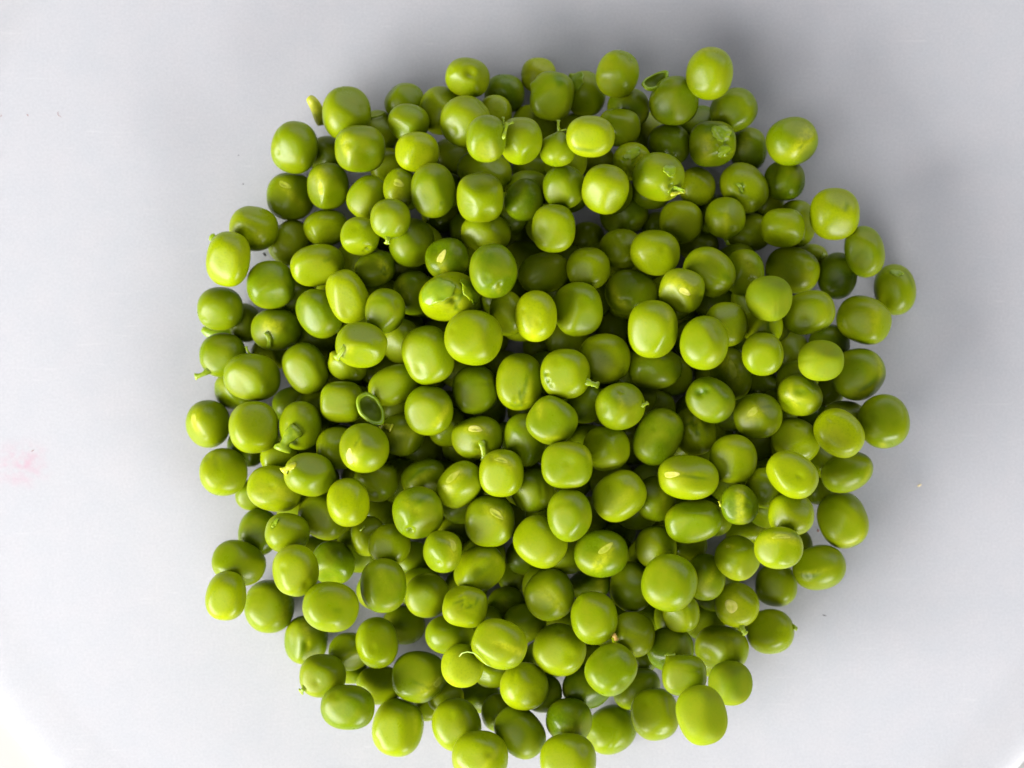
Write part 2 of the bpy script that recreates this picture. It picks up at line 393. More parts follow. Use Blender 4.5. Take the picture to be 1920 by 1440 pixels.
# ------------------------------------------------------------------ the heap: let every pea down until it rests on those below
PEAS = [
('A1', 650.0, 213.0, 92.0, 102.0, 0.0, 2.5, 'D 668 252 .10 .45;Y 622 225 90 40 20 .3', 'large green pea with a sweeping crease, leaning on the yellow torn pod strip'),
('A2', 552.0, 277.0, 88.0, 100.0, 8.0, 2.5, 'F 530 290 .86;D 517 287 .03 .12', 'large upright oval pea, just below and left of the torn pod strip'),
('A3', 675.0, 279.0, 95.0, 88.0, 0.0, 2.7, 'q2.5;Y 645 275 70 46 22 .8;D 655 268 .05 .2;F 690 300 .86', 'round pea with a yellow streak, just below the pea with the torn strip'),
('A4', 615.0, 349.0, 79.0, 88.0, 0.0, 2.6, 'H 599 352 88 31 13;Y 600 340 90 60 26 .6', "small pea with a tall upright yellow scar, at the pile's upper left edge"),
('A5', 545.0, 368.0, 90.0, 90.0, 0.0, 2.3, 'H 531 344 38 28 12;D 560 380 .05 .25;Y 545 365 45 60 14 .7', 'round pea with a pale scar, just left of the pea with the upright yellow scar'),
('A6', 617.0, 292.0, 80.0, 75.0, 0.0, 1.0, '', 'shaded hidden round pea, just above the pea with the upright yellow scar'),
('A7', 690.0, 370.0, 84.0, 74.0, -50.0, 1.8, 'q2.3', 'oval pea tilted up to the right, just above and left of the nub-tipped pea'),
('A8', 712.0, 246.0, 80.0, 80.0, 0.0, 1.0, 'S 690 222 722 212 5', 'hidden round pea with stalk, just below and right of the pea with the torn strip'),
('A9', 758.0, 190.0, 76.0, 70.0, 0.0, 1.5, '', 'half-hidden small round pea, nearest right of the pea with the torn strip'),
('A10', 766.0, 229.0, 78.0, 72.0, 10.0, 2.2, 'F 745 245 .84;P 750 262 .08 .35', 'small round pea, second right of the pea with the torn strip'),
('A11', 782.0, 285.0, 83.0, 76.0, 0.0, 2.7, 'Y 800 300 0 40 30 .3', 'round pea, nearest left of the pea with the forked stalk'),
('A12', 828.0, 207.0, 84.0, 92.0, 0.0, 1.5, 'D 850 235 .10 .4', 'half-hidden round pea, just below and left of the pea with the deep thumb dent'),
('A13', 873.0, 228.0, 96.0, 97.0, 0.0, 2.2, 'D 912 190 .10 .3;F 850 240 .9', 'large round pea, just above and left of the pea with the forked stalk'),
('A13b', 928.0, 212.0, 64.0, 68.0, 0.0, 1.6, 'T .9', 'half-hidden small round pea, just above the pea with the forked stalk'),
('A14', 877.0, 146.0, 84.0, 74.0, 12.0, 2.3, 'D 883 138 .16 .3;F 860 165 .85', "pea with a deep dark dimple in its middle, on the pile's top edge"),
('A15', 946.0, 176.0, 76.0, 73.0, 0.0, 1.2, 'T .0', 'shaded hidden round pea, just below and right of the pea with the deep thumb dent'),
('A16', 912.0, 260.0, 76.0, 89.0, 5.0, 3.2, 'S 946 258 950 230 8;S 950 232 962 229 6;S 951 232 943 220 5;Y 912 285 0 50 40 .3', 'bright oval pea with a small forked stalk stub at its upper right'),
('A17', 976.0, 264.0, 82.0, 90.0, 0.0, 2.7, 'F 950 290 .88;F 1000 295 .88;q2.3', 'round pea, just right of the pea with the forked stalk'),
('A18', 1003.0, 232.0, 88.0, 70.0, 20.0, 1.2, '', 'shaded hidden wide oval pea, just below and left of the box-shaped pea at the top'),
('A19', 1010.0, 141.0, 66.0, 66.0, 0.0, 1.6, 'T 1;Y 1010 135 0 60 50 .5', 'half-hidden small round pea, just above and left of the box-shaped pea at the top'),
('A20', 1035.0, 180.0, 88.0, 92.0, 10.0, 2.8, 'q2.7;G 1048 152 80 28 16 .6;P 996 160 .10 .16;F 1035 185 .88', 'glossy square-shouldered pea with a dark green spot, at the top of the pile'),
('A21', 1098.0, 176.0, 76.0, 86.0, 0.0, 1.8, 'K 1080 152 34 40 .06 -30;P 1068 140 .14 .14', 'upright oval pea with torn skin, just right of the box-shaped pea at the top'),
('A22', 1158.0, 139.0, 80.0, 90.0, 15.0, 2.7, 'D 1184 112 .07 .18;F 1140 160 .88', 'bright pea with a dark notch in its upper right shoulder, on the top edge'),
('A24', 1263.0, 190.0, 94.0, 94.0, 0.0, 2.4, 'P 1275 150 .06 .5;D 1216 160 .12 .4;F 1245 205 .88;F 1285 200 .88', 'large round pea, just below and right of the empty skin cup at the top'),
('A25', 1330.0, 138.0, 88.0, 100.0, 8.0, 3.0, 'F 1310 145 .9;D 1314 113 .03 .08;Y 1335 95 0 40 16 .5', 'topmost pea of all, large and oval with a tiny slit in its skin'),
('A26', 1375.0, 207.0, 92.0, 80.0, -28.0, 2.8, 'D 1355 230 .08 .3;F 1370 205 .92', 'oval pea tilted up to the right, just above and right of the crumpled torn pea'),
('A27', 1178.0, 203.0, 80.0, 76.0, 0.0, 1.6, 'T .1', 'half-hidden small round pea, just below the pea with the notched shoulder'),
('A28', 1161.0, 238.0, 80.0, 74.0, 0.0, 2.0, '', 'small round pea, just right of the pea with the dark dash'),
('A29', 1107.0, 256.0, 91.0, 78.0, 3.0, 2.9, 'G 1095 281 3 40 8 .5;Y 1085 275 10 50 20 .4;F 1105 262 .88', 'squat bright pea with a short dark green dash low on its face'),
('A30', 1045.0, 282.0, 70.0, 72.0, 0.0, 2.2, 'P 1050 243 .16 .3;S 1048 240 1047 226 7;S 1050 238 1064 244 4', 'small pear-shaped pea with a pointed stalk rising from its top'),
('A31', 1254.0, 272.0, 82.0, 80.0, 0.0, 2.2, '', 'round pea, just above the pea with the withered cap'),
('A32', 1336.0, 271.0, 88.0, 88.0, 0.0, 2.9, 'q2.6;K 1350 250 34 30 .07 20;K 1360 285 26 34 .05 80;D 1362 268 .10 .22;D 1352 278 .07 .12;D 1370 288 .06 .1;Y 1325 280 95 60 22 .8;G 1345 245 20 50 26 .7;W 1355 262 26 .10', 'pea with torn crumpled wet skin over its upper right half'),
('A33', 1403.0, 280.0, 70.0, 82.0, 0.0, 2.0, 'Y 1395 265 110 44 26 .5;F 1405 290 .88', 'small upright oval pea, just right of the crumpled torn pea'),
('A34', 1485.0, 265.0, 98.0, 90.0, -15.0, 2.6, 'Y 1510 265 -48 70 30 .9;G 1503 275 -45 14 6 .5;D 1520 250 .04 .25', 'plump bright pea with a pale slanting streak, apart on the upper right edge'),
('A35', 1471.0, 338.0, 77.0, 76.0, 0.0, 1.9, 'T .05', 'small round pea, just below the pea with the pale streaked side'),
('A36', 1396.0, 351.0, 100.0, 84.0, 52.0, 2.8, 'D 1385 380 .08 .35;K 1388 350 20 8 .03 60;F 1400 340 .9;W 1390 350 8 .05', 'tilted oval pea with a wet glinting nick in its middle, upper right'),
('A37', 1310.0, 237.0, 84.0, 80.0, 0.0, 1.0, '', 'shaded hidden round pea, just above and left of the crumpled torn pea'),
('A38', 1565.0, 401.0, 94.0, 98.0, 0.0, 2.8, 'G 1590 385 -60 22 12 .5;D 1590 390 .05 .25;Y 1590 400 100 60 30 .4', 'large round pea, nearest below and right of the pea with the pale streaked side'),
('A39', 1493.0, 419.0, 74.0, 90.0, 0.0, 1.6, '', 'half-hidden upright oval pea, third below and right of the pea with the glinting nick'),
('A40', 1468.0, 427.0, 84.0, 74.0, 0.0, 2.8, 'D 1468 385 .08 .3;q2.3', 'wide oval pea, second below and right of the pea with the glinting nick'),
('A41', 1360.0, 408.0, 76.0, 84.0, 0.0, 2.8, 'P 1362 452 .09 .16;Y 1362 425 90 60 12 .5;D 1375 430 .04 .14;S 1361 449 1365 458 8', 'round pea ending in a small pointed tip at its lower edge, upper right'),
('A42', 1280.0, 413.0, 84.0, 82.0, 0.0, 2.8, 'D 1258 395 .07 .22;F 1290 420 .93', 'round pea, just left of the pea with the pointed tip'),
('A43', 1307.0, 350.0, 70.0, 74.0, 0.0, 1.9, '', 'small round pea, just right of the pea with the withered cap'),
('A44', 1235.0, 332.0, 98.0, 92.0, 10.0, 3.2, 'K 1256 320 22 26 .05 100;K 1266 358 30 14 .16 10;D 1260 335 .06 .12;S 1262 366 1284 358 9;W 1265 358 16 .08', 'big bright pea with a withered yellow cap and a raised scale at its lower right'),
('A45', 1185.0, 303.0, 72.0, 72.0, 0.0, 2.3, 'K 1185 288 34 20 .06 -30;D 1175 295 .06 .2;G 1180 290 -40 40 10 .6;W 1185 298 26 .07', 'small torn pea, just above and left of the pea with the withered cap'),
('A46', 1118.0, 302.0, 72.0, 60.0, 0.0, 1.2, 'Y 1120 300 0 50 14 .4', 'shaded hidden wide oval pea, just below the pea with the dark dash'),
('A47', 1135.0, 355.0, 88.0, 94.0, 12.0, 2.9, 'F 1115 375 .87;F 1150 380 .87;q2.3;D 1170 390 .05 .4', 'round pea, just left of the pea with the withered cap'),
('A48', 1057.0, 351.0, 80.0, 82.0, 0.0, 2.1, 'F 1045 365 .9', 'round pea, just below the pear-shaped pea'),
('A49', 982.0, 374.0, 74.0, 80.0, 0.0, 2.0, '', 'small round pea, second below and left of the pear-shaped pea'),
('A50', 900.0, 371.0, 88.0, 92.0, 0.0, 2.8, 'q2.7;D 915 400 .06 .35;Y 925 345 30 50 18 .4', 'round pea, second below the pea with the forked stalk'),
('A51', 812.0, 357.0, 84.0, 103.0, -3.0, 3.0, 'D 829 380 .02 .07;G 829 380 0 10 5 .5;F 800 370 .88', 'upright oval pea, just above and right of the nub-tipped pea'),
('A52', 749.0, 352.0, 62.0, 75.0, 0.0, 2.2, 'H 746 342 12 28 13;Y 745 360 90 40 24 .7', 'small upright oval pea with a pale scar, just above the nub-tipped pea'),
('A53', 908.0, 320.0, 104.0, 76.0, 8.0, 1.6, 'D 935 315 .05 .3', 'half-hidden wide oval pea, just below the pea with the forked stalk'),
('A54', 845.0, 295.0, 70.0, 72.0, 0.0, 1.0, '', 'shaded hidden round pea, just below and left of the pea with the forked stalk'),
('A55', 1000.0, 318.0, 80.0, 70.0, 0.0, 0.8, '', 'shaded hidden wide oval pea, just below and left of the pear-shaped pea'),
('A56', 727.0, 310.0, 70.0, 66.0, 0.0, 1.4, '', 'shaded hidden round pea, second above the nub-tipped pea'),
('A59', 1215.0, 250.0, 70.0, 80.0, 0.0, 0.8, '', 'shaded hidden upright oval pea, just below the empty skin cup at the top'),
('A60', 1075.0, 242.0, 60.0, 60.0, 0.0, 1.0, '', 'shaded hidden round pea, just above and left of the pea with the dark dash'),
('B1', 476.0, 428.0, 92.0, 86.0, 5.0, 2.0, 'Y 485 450 80 40 16 .5;D 470 455 .05 .3', 'round pea, second below and left of the pea with the upright yellow scar'),
('B2', 428.0, 486.0, 82.0, 104.0, 8.0, 2.8, 'q2.4;F 412 500 .85', 'upright oval pea, just above the pea on the thin peel'),
('B3', 545.0, 455.0, 88.0, 76.0, -50.0, 1.2, 'Y 535 455 -50 60 20 .3;D 540 450 .04 .2', 'shaded hidden oval pea, nearest below and left of the pea with the upright yellow scar'),
('B4', 611.0, 427.0, 86.0, 68.0, -8.0, 1.9, 'F 620 435 .9', 'small wide oval pea, just left of the pea with the curled pit'),
('B5', 675.0, 443.0, 74.0, 72.0, 10.0, 2.4, 'D 690 466 .10 .12;D 684 472 .06 .1', 'small lime pea with a curled dark pit at its lower right, upper left of pile'),
('B6', 732.0, 410.0, 76.0, 82.0, 0.0, 3.0, 'P 727 449 .10 .18;S 727 446 726 456 12;F 720 420 .92', 'small pea with a round pale nub at its bottom tip, upper left of pile'),
('B7', 595.0, 497.0, 102.0, 78.0, -12.0, 2.5, 'q2.3;G 612 488 0 12 8 .4;F 590 515 .82', 'wide oval pea, just above and left of the long leaning pea'),
('B8', 500.0, 531.0, 92.0, 93.0, 0.0, 2.8, 'F 505 560 .88;F 490 510 .93', 'round pea, just above the pea with the hanging stalk'),
('B9', 413.0, 579.0, 86.0, 82.0, 0.0, 2.5, 'F 400 600 .9', "smooth pale pea sitting on a thin peel at the pile's left edge"),
('B10', 652.0, 556.0, 102.0, 76.0, 68.0, 2.8, 'q2.5;F 645 565 .86', 'long sausage-shaped pea leaning left, with a broad pale sheen, left of centre'),
('B11', 703.0, 503.0, 82.0, 68.0, -15.0, 2.2, 'P 738 478 .12 .25;Y 722 508 65 50 14 .9;D 732 505 .04 .12;F 695 495 .85;W 722 505 16 .04', 'small wide oval pea, just below and right of the pea with the curled pit'),
('B12', 598.0, 588.0, 98.0, 80.0, 52.0, 2.3, 'F 580 595 .86', 'oval pea tilted down to the right, just below and left of the long leaning pea'),
('B13', 722.0, 583.0, 76.0, 86.0, 5.0, 2.9, 'D 745 570 .05 .2;F 710 590 .9', 'upright oval pea, just right of the long leaning pea'),
('B14', 775.0, 549.0, 76.0, 84.0, 0.0, 2.0, 'Y 755 540 60 50 20 .6;D 772 535 .05 .22', 'upright oval pea, just left of the split pea'),
('B15', 772.0, 455.0, 86.0, 92.0, 0.0, 1.8, '', 'round pea, just below and right of the nub-tipped pea'),
('B16', 838.0, 485.0, 82.0, 78.0, -10.0, 2.2, 'H 826 482 108 34 14;Y 830 500 70 50 16 .8', 'dark green pea with a large pale leaf-shaped seed scar, above the split pea'),
('B17', 911.0, 437.0, 94.0, 72.0, 3.0, 2.7, 'q2.3;D 925 468 .05 .3', 'wide oval pea, second above and right of the pea with the big pale scar'),
('B18', 925.0, 508.0, 90.0, 103.0, -5.0, 3.3, 'D 938 535 .05 .1;F 930 495 .88;G 925 485 0 50 30 .3;Y 935 545 70 30 14 .4', 'large upright oval pea, just right of the pea with the big pale scar'),
('B19', 843.0, 556.0, 116.0, 90.0, -20.0, 2.6, 'q2.3;K 818 545 62 74 .05 75;K 884 540 40 74 .06 160;D 852 560 .06 .3;Y 845 575 10 60 30 .5;W 850 565 22 .05', 'widest pea, its skin split into ragged yellow-green flaps, left of the centre'),
('B20', 1019.0, 512.0, 98.0, 78.0, -15.0, 2.0, 'P 1062 490 .05 .2;D 985 540 .05 .3', 'wide oval pea, just above the pea with yellow rays'),
('B21', 1038.0, 428.0, 82.0, 91.0, 0.0, 2.6, 'q2.4;F 1022 430 .86;F 1045 440 .92', 'upright oval pea, second below the pear-shaped pea'),
('B22', 970.0, 450.0, 70.0, 80.0, 0.0, 0.9, '', 'shaded hidden upright oval pea, second right of the pea with the big pale scar'),
('B23', 952.0, 588.0, 70.0, 84.0, 0.0, 1.7, '', 'half-hidden small upright oval pea, just left of the pea with yellow rays'),
('B24', 1005.0, 593.0, 79.0, 97.0, 0.0, 3.0, 'Y 1002 620 95 50 16 .9;D 1010 605 .03 .14;Y 990 610 60 50 8 .5;F 1000 590 .95', 'upright oval pea with yellow rays meeting at its foot, just above centre'),
('B25', 1084.0, 580.0, 92.0, 102.0, -8.0, 2.7, 'F 1055 580 .84;F 1100 600 .9;q2.3', 'large upright oval pea, just right of the pea with yellow rays'),
('B26', 1103.0, 503.0, 82.0, 80.0, 0.0, 2.1, 'F 1095 510 .88;D 1100 465 .03 .3', 'round pea, nearest above and right of the pea with yellow rays'),
('B27', 1165.0, 468.0, 84.0, 78.0, 0.0, 1.9, '', 'round pea, second above and left of the angular yellow pea'),
('B28', 1228.0, 474.0, 94.0, 86.0, 5.0, 2.9, 'F 1230 495 .9;Y 1205 480 0 30 30 .3', 'round pea, just above and left of the angular yellow pea'),
('B29', 1183.0, 549.0, 98.0, 88.0, 15.0, 2.6, 'Y 1158 560 60 50 16 1;D 1175 570 .05 .18;P 1158 556 .03 .08;F 1175 530 .9', 'wide oval pea with a yellow streak, just above and left of the tall bright pea'),
('B30', 1279.0, 545.0, 86.0, 82.0, 15.0, 3.0, 'q2.4;H 1286 548 25 26 11;Y 1275 535 30 60 36 .8;P 1318 548 .10 .2;D 1300 525 .06 .3;F 1260 560 .86', 'angular yellowish pea with a pale scar and pinched corner, right of top centre'),
('B31', 1330.0, 510.0, 102.0, 88.0, 38.0, 2.6, 'F 1325 505 .88;G 1362 520 30 20 12 .5;Y 1310 480 30 30 20 .4', 'large oval pea, just above and right of the angular yellow pea'),
('B32', 1395.0, 511.0, 76.0, 88.0, 0.0, 1.9, 'Y 1402 495 60 50 20 .5;D 1400 500 .04 .16', 'upright oval pea, just above and left of the matte round pea'),
('B33', 1225.0, 617.0, 94.0, 110.0, 0.0, 3.3, 'q2.4;F 1210 630 .87;D 1268 610 .04 .2;Y 1255 600 80 40 16 .4', 'tall barrel-shaped pea with the widest pale sheen, on top right of the centre'),
('B34', 1321.0, 643.0, 92.0, 102.0, 10.0, 3.0, 'F 1305 640 .93', 'large upright oval pea, just above and left of the pea with the wide yellow star'),
('B35', 1362.0, 608.0, 80.0, 84.0, 0.0, 2.1, '', 'round pea, just below and left of the matte round pea'),
('B36', 1442.0, 560.0, 88.0, 86.0, 0.0, 3.0, 'T .35;m', 'plain round matte green pea without a highlight, right side of the pile'),
('B37', 1486.0, 506.0, 102.0, 86.0, 15.0, 2.7, 'F 1465 500 .9;Y 1515 525 50 40 24 .5', 'large wide oval pea, just above and right of the matte round pea'),
('B38', 1570.0, 517.0, 74.0, 88.0, 5.0, 1.9, 'F 1565 520 .88;T .05', 'upright oval pea, nearest left of the rightmost pea'),
('B39', 1621.0, 472.0, 74.0, 98.0, -12.0, 2.5, 'F 1612 475 .8', 'upright oval pea, just above and left of the rightmost pea'),
('B40', 1678.0, 543.0, 78.0, 96.0, -8.0, 2.9, 'K 1680 512 26 12 .05 10;G 1705 525 60 30 8 .4;F 1665 550 .93', 'rightmost pea, oval and bright with a bright green nick near its top'),
('B41', 1620.0, 600.0, 104.0, 88.0, 22.0, 2.6, 'Y 1640 600 100 60 30 .5;F 1615 605 .9;G 1622 640 0 20 10 .4', 'large oval pea tilted down to the right, just below and left of the rightmost pea'),
('B42', 1516.0, 586.0, 100.0, 80.0, -15.0, 2.6, 'q2.4;F 1510 590 .88;Y 1550 560 70 24 10 .4', 'wide oval pea, just right of the matte round pea'),
('B43', 1555.0, 645.0, 78.0, 74.0, 0.0, 1.9, 'T .1', 'small round pea, just above and left of the pea with the grey smudge'),
('B44', 1430.0, 664.0, 78.0, 82.0, 0.0, 2.7, 'D 1466 650 .04 .2;F 1430 680 .9', 'round pea, just above and right of the pea with the wide yellow star'),
('B45', 1430.0, 612.0, 76.0, 70.0, 0.0, 1.6, 'G 1440 610 90 20 4 .8', 'half-hidden small round pea, just below the matte round pea'),
('B46', 1539.0, 676.0, 86.0, 77.0, 0.0, 3.0, 'q2.3;m', 'wide oval pea, just left of the pea with the grey smudge'),
('B47', 1610.0, 702.0, 102.0, 98.0, -10.0, 2.5, 'Y 1650 690 100 60 16 .6;G 1628 722 -38 40 10 .6;Y 1618 735 -40 40 24 .7;F 1600 700 .93', 'large pea with a slanting greyish smudge at its lower right, right edge'),
('B48', 1482.0, 665.0, 74.0, 90.0, 0.0, 1.2, '', 'shaded hidden upright oval pea, second right of the pea with the wide yellow star'),
('B49', 1402.0, 435.0, 90.0, 74.0, 0.0, 1.2, '', 'shaded hidden wide oval pea, just below and right of the pea with the pointed tip'),
('B50', 1310.0, 460.0, 76.0, 60.0, 0.0, 0.9, '', 'shaded hidden wide oval pea, just below and left of the pea with the pointed tip'),
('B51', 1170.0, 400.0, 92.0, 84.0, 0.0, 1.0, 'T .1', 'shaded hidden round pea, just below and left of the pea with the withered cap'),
('B52', 1100.0, 448.0, 70.0, 64.0, 0.0, 0.8, '', 'shaded hidden round pea, second above and right of the pea with yellow rays'),
('B53', 1235.0, 425.0, 66.0, 56.0, 0.0, 0.9, '', 'shaded hidden wide oval pea, just below the pea with the withered cap'),
('B54', 1150.0, 620.0, 60.0, 80.0, 0.0, 0.7, '', 'shaded hidden upright oval pea, just left of the tall bright pea'),
('B55', 1275.0, 600.0, 60.0, 60.0, 0.0, 1.2, '', 'shaded hidden round pea, just right of the tall bright pea'),
('B56', 1518.0, 484.0, 70.0, 54.0, 0.0, 1.0, 'S 1540 482 1546 476 10', 'shaded hidden wide oval pea with stalk, second above and right of the matte round pea'),
('B57', 1440.0, 385.0, 60.0, 70.0, 0.0, 1.0, '', 'shaded hidden upright oval pea, just below and right of the pea with the glinting nick'),
('B58', 460.0, 605.0, 62.0, 74.0, 0.0, 1.5, '', 'half-hidden small upright oval pea, just below and right of the pea on the thin peel'),
('B59', 517.0, 618.0, 94.0, 80.0, 0.0, 2.5, 'Y 508 612 10 40 26 1;D 540 615 .04 .2;S 498 626 504 652 10', 'pea with a yellow face and a thin stalk hanging down it, left edge'),
('B61', 825.0, 402.0, 70.0, 70.0, 0.0, 0.9, '', 'shaded hidden round pea, just above the pea with the big pale scar'),
('B62', 868.0, 428.0, 50.0, 56.0, 0.0, 1.3, '', 'hidden upright oval pea, just above and right of the pea with the big pale scar'),
('C1', 418.0, 666.0, 88.0, 84.0, 0.0, 2.1, 'S 392 694 367 706 12;F 400 670 .9', 'pale pea with a leafy stalk scrap poking out at the left edge'),
('C2', 473.0, 707.0, 108.0, 88.0, 8.0, 2.8, 'F 450 725 .84;q2.3;S 468 664 462 650 6', 'broad cushion-shaped pea with a soft fold, near the left edge'),
('C3', 573.0, 691.0, 98.0, 82.0, 62.0, 2.6, 'F 560 705 .84;q2.3', 'oval pea tilted down to the right, just left of the crescent pea'),
('C4', 505.0, 665.0, 70.0, 62.0, 0.0, 1.4, '', 'shaded hidden wide oval pea, just below the pea with the hanging stalk'),
('C5', 677.0, 647.0, 98.0, 86.0, 5.0, 2.9, 'S 646 650 630 672 12;P 722 640 .05 .25;Y 655 655 120 24 14 .5', 'plump pea with a looped pale stalk on its left side, left of centre'),
('C6', 653.0, 685.0, 78.0, 60.0, 15.0, 2.3, 'D 668 665 .25 .45;Y 625 665 80 40 12 .9;P 624 664 .08 .2', 'yellow-rimmed crescent of a hollowed pea tucked beneath the looped stalk'),
('C7', 440.0, 732.0, 78.0, 72.0, 0.0, 1.4, '', 'shaded hidden round pea, just below and left of the broad cushion pea'),
('C8', 390.0, 795.0, 84.0, 90.0, 5.0, 2.4, 'H 363 786 84 34 12;Y 366 790 90 50 24 .6;D 385 822 .02 .08', 'leftmost pea, pale with a tall yellow scar on its outer side'),
('C9', 476.0, 801.0, 94.0, 98.0, -5.0, 2.7, 'F 485 790 .8;q2.3', 'round pea with a wide flat face and bright rim, by the left edge'),
('C10', 563.0, 798.0, 80.0, 92.0, 0.0, 2.6, 'S 556 806 530 844 30', 'pea with a pale triangular skin flap drooping at its lower left'),
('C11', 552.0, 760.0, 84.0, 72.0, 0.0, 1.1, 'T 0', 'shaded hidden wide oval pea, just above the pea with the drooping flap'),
('C12', 641.0, 754.0, 82.0, 78.0, 0.0, 2.6, 'q2.8;F 630 760 .86', 'round pea, just left of the tiny skin bowl'),
('C14', 740.0, 722.0, 102.0, 74.0, -20.0, 2.1, 'F 725 725 .86', 'wide oval pea, just above and right of the tiny skin bowl'),
('C15', 683.0, 840.0, 94.0, 94.0, 0.0, 3.1, 'H 655 860 95 32 18;Y 665 850 100 60 24 .6;D 668 828 .03 .1;D 690 825 .04 .2;G 668 828 -60 26 6 .4', 'round pea with a pale yellow scar at its lower left, left of centre'),
('C16', 634.0, 840.0, 84.0, 80.0, 0.0, 2.0, '', 'round pea, just left of the pea with the corner scar'),
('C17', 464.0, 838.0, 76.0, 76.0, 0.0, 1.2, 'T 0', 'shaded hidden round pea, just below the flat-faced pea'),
('C18', 525.0, 858.0, 74.0, 62.0, 0.0, 1.5, '', 'half-hidden small wide oval pea, just above and left of the pea with the yellow cap'),
('C19', 581.0, 890.0, 98.0, 82.0, 8.0, 3.0, 'P 546 876 .08 .15;Y 540 880 -30 34 18 1;S 552 874 532 884 16', 'oval pea wearing a small pointed yellow cap on its left end'),
('C20', 419.0, 885.0, 90.0, 90.0, 0.0, 2.6, 'F 410 870 .88', 'round pea, just below the leftmost pea'),
('C21', 802.0, 666.0, 94.0, 110.0, -18.0, 3.0, 'q2.5;F 785 675 .86;D 762 690 .05 .2', 'large bean-shaped pea with a waist on its left side, left of centre'),
('C22', 888.0, 633.0, 110.0, 104.0, 10.0, 3.3, 'q2.2;P 940 630 .05 .3;D 935 665 .05 .3;F 870 625 .9', 'very large smooth pea with blunt corners, directly below the split pea'),
('C23', 752.0, 640.0, 72.0, 84.0, 0.0, 1.7, '', 'half-hidden small upright oval pea, just above and left of the bean-shaped pea'),
('C24', 891.0, 731.0, 86.0, 92.0, -5.0, 2.7, 'F 890 740 .88;D 930 710 .04 .3', 'round pea, just left of the wrinkle-footed pea'),
('C25', 804.0, 770.0, 92.0, 94.0, 0.0, 2.9, 'F 790 785 .82;Y 830 780 -50 50 16 .8;D 840 790 .04 .2', 'pea with a bright curved gleam and a yellow blush at its right'),
('C26', 974.0, 716.0, 88.0, 108.0, 3.0, 2.9, 'F 965 715 .88;D 985 735 .03 .15;Y 990 735 110 50 14 .6;G 985 730 100 50 8 .5;W 978 748 20 .03', 'tall pea with brown-green wrinkles running down to its foot, in the centre'),
('C27', 1060.0, 701.0, 94.0, 94.0, 0.0, 3.2, 'D 1024 700 .05 .08;D 1026 714 .06 .07;D 1034 724 .05 .07;G 1024 712 65 30 5 .6;S 1098 715 1122 722 14;F 1050 705 .86', 'round pea with a cracked left side and leafy tail, at the centre'),
('C28', 1035.0, 790.0, 92.0, 90.0, 35.0, 2.9, 'q2.6;F 1020 785 .88;Y 1010 770 80 30 12 .5;Y 1035 820 0 30 12 .5', 'round pea, just below the cracked pea with the tail'),
('C29', 895.0, 820.0, 98.0, 84.0, 0.0, 2.8, 'Y 895 805 10 50 20 .9;H 893 804 10 30 12;S 903 828 908 862 14;D 900 835 .04 .2;W 900 845 14 .05', 'wide pea with a golden scar above a broken green stalk stub, below centre'),
('C30', 755.0, 815.0, 84.0, 80.0, 0.0, 1.8, 'Y 745 810 0 60 16 .6;S 718 800 735 803 14', 'round pea with stalk, just below and left of the pea with the curved gleam'),
('C31', 838.0, 800.0, 72.0, 76.0, 0.0, 1.7, '', 'half-hidden small round pea, just below and right of the pea with the curved gleam'),
('C32', 985.0, 825.0, 78.0, 102.0, -10.0, 2.0, '', 'upright oval pea, just above and right of the scarred pea in the middle'),
('C33', 940.0, 887.0, 84.0, 90.0, 0.0, 3.1, 'q2.4;D 925 858 .06 .2;Y 943 865 25 46 16 .9;H 942 863 22 28 9;F 930 900 .86', 'rounded box of a pea with a golden scar near its top, below centre'),
('C34', 795.0, 897.0, 88.0, 70.0, -20.0, 1.9, 'G 780 890 -40 50 8 .5;D 770 890 .04 .2;Y 790 895 -30 50 16 .5', 'wide oval pea, just above the pea with the notch'),
('C35', 862.0, 909.0, 96.0, 76.0, -48.0, 2.5, 'H 851 892 -45 32 14;Y 850 900 -50 50 24 .9', 'oval pea with a pale scar, just left of the scarred pea in the middle'),
('C36', 705.0, 900.0, 84.0, 82.0, 0.0, 1.5, '', 'half-hidden round pea, just below the pea with the corner scar'),
('C37', 1134.0, 672.0, 98.0, 94.0, 0.0, 2.4, 'F 1130 680 .88;Y 1145 690 10 50 24 .4', 'large round pea, just right of the cracked pea with the tail'),
('C38', 1020.0, 650.0, 80.0, 62.0, 0.0, 1.2, '', 'shaded hidden wide oval pea, just below the pea with yellow rays'),
('C39', 1229.0, 690.0, 102.0, 80.0, -8.0, 2.3, 'D 1210 705 .05 .3', 'wide oval pea, just below the tall bright pea'),
('C40', 1370.0, 702.0, 78.0, 100.0, -12.0, 2.3, 'H 1372 690 75 36 16;Y 1365 685 60 70 34 .9;G 1376 695 80 24 8 .5', 'pea streaked with a wide yellow star-shaped mark, right of centre'),
('C41', 1332.0, 750.0, 94.0, 82.0, 30.0, 2.9, 'D 1310 735 .10 .2;G 1312 733 0 30 14 .6;D 1325 730 .05 .12;F 1320 755 .88', 'deep green pea with a dark hooked crease on its upper left, right of centre'),
('C42', 1163.0, 762.0, 94.0, 88.0, -15.0, 3.0, 'D 1165 730 .07 .18;Y 1165 750 80 40 12 .5;S 1206 760 1214 755 8;D 1130 765 .05 .3', 'round pea with stalk, second above and left of the long leaning right pea'),
('C43', 1095.0, 755.0, 76.0, 78.0, 0.0, 1.6, '', 'half-hidden small round pea, just below and right of the cracked pea with the tail'),
('C44', 1202.0, 745.0, 60.0, 58.0, 0.0, 1.5, '', 'half-hidden small round pea, just above and left of the long leaning right pea'),
('C45', 1234.0, 819.0, 112.0, 86.0, -62.0, 3.0, 'q2.3;F 1222 810 .88;F 1248 820 .9;D 1225 800 .02 .1;Y 1262 778 30 30 12 .5', 'long pea leaning right with a bright ridge down its face, right of centre'),
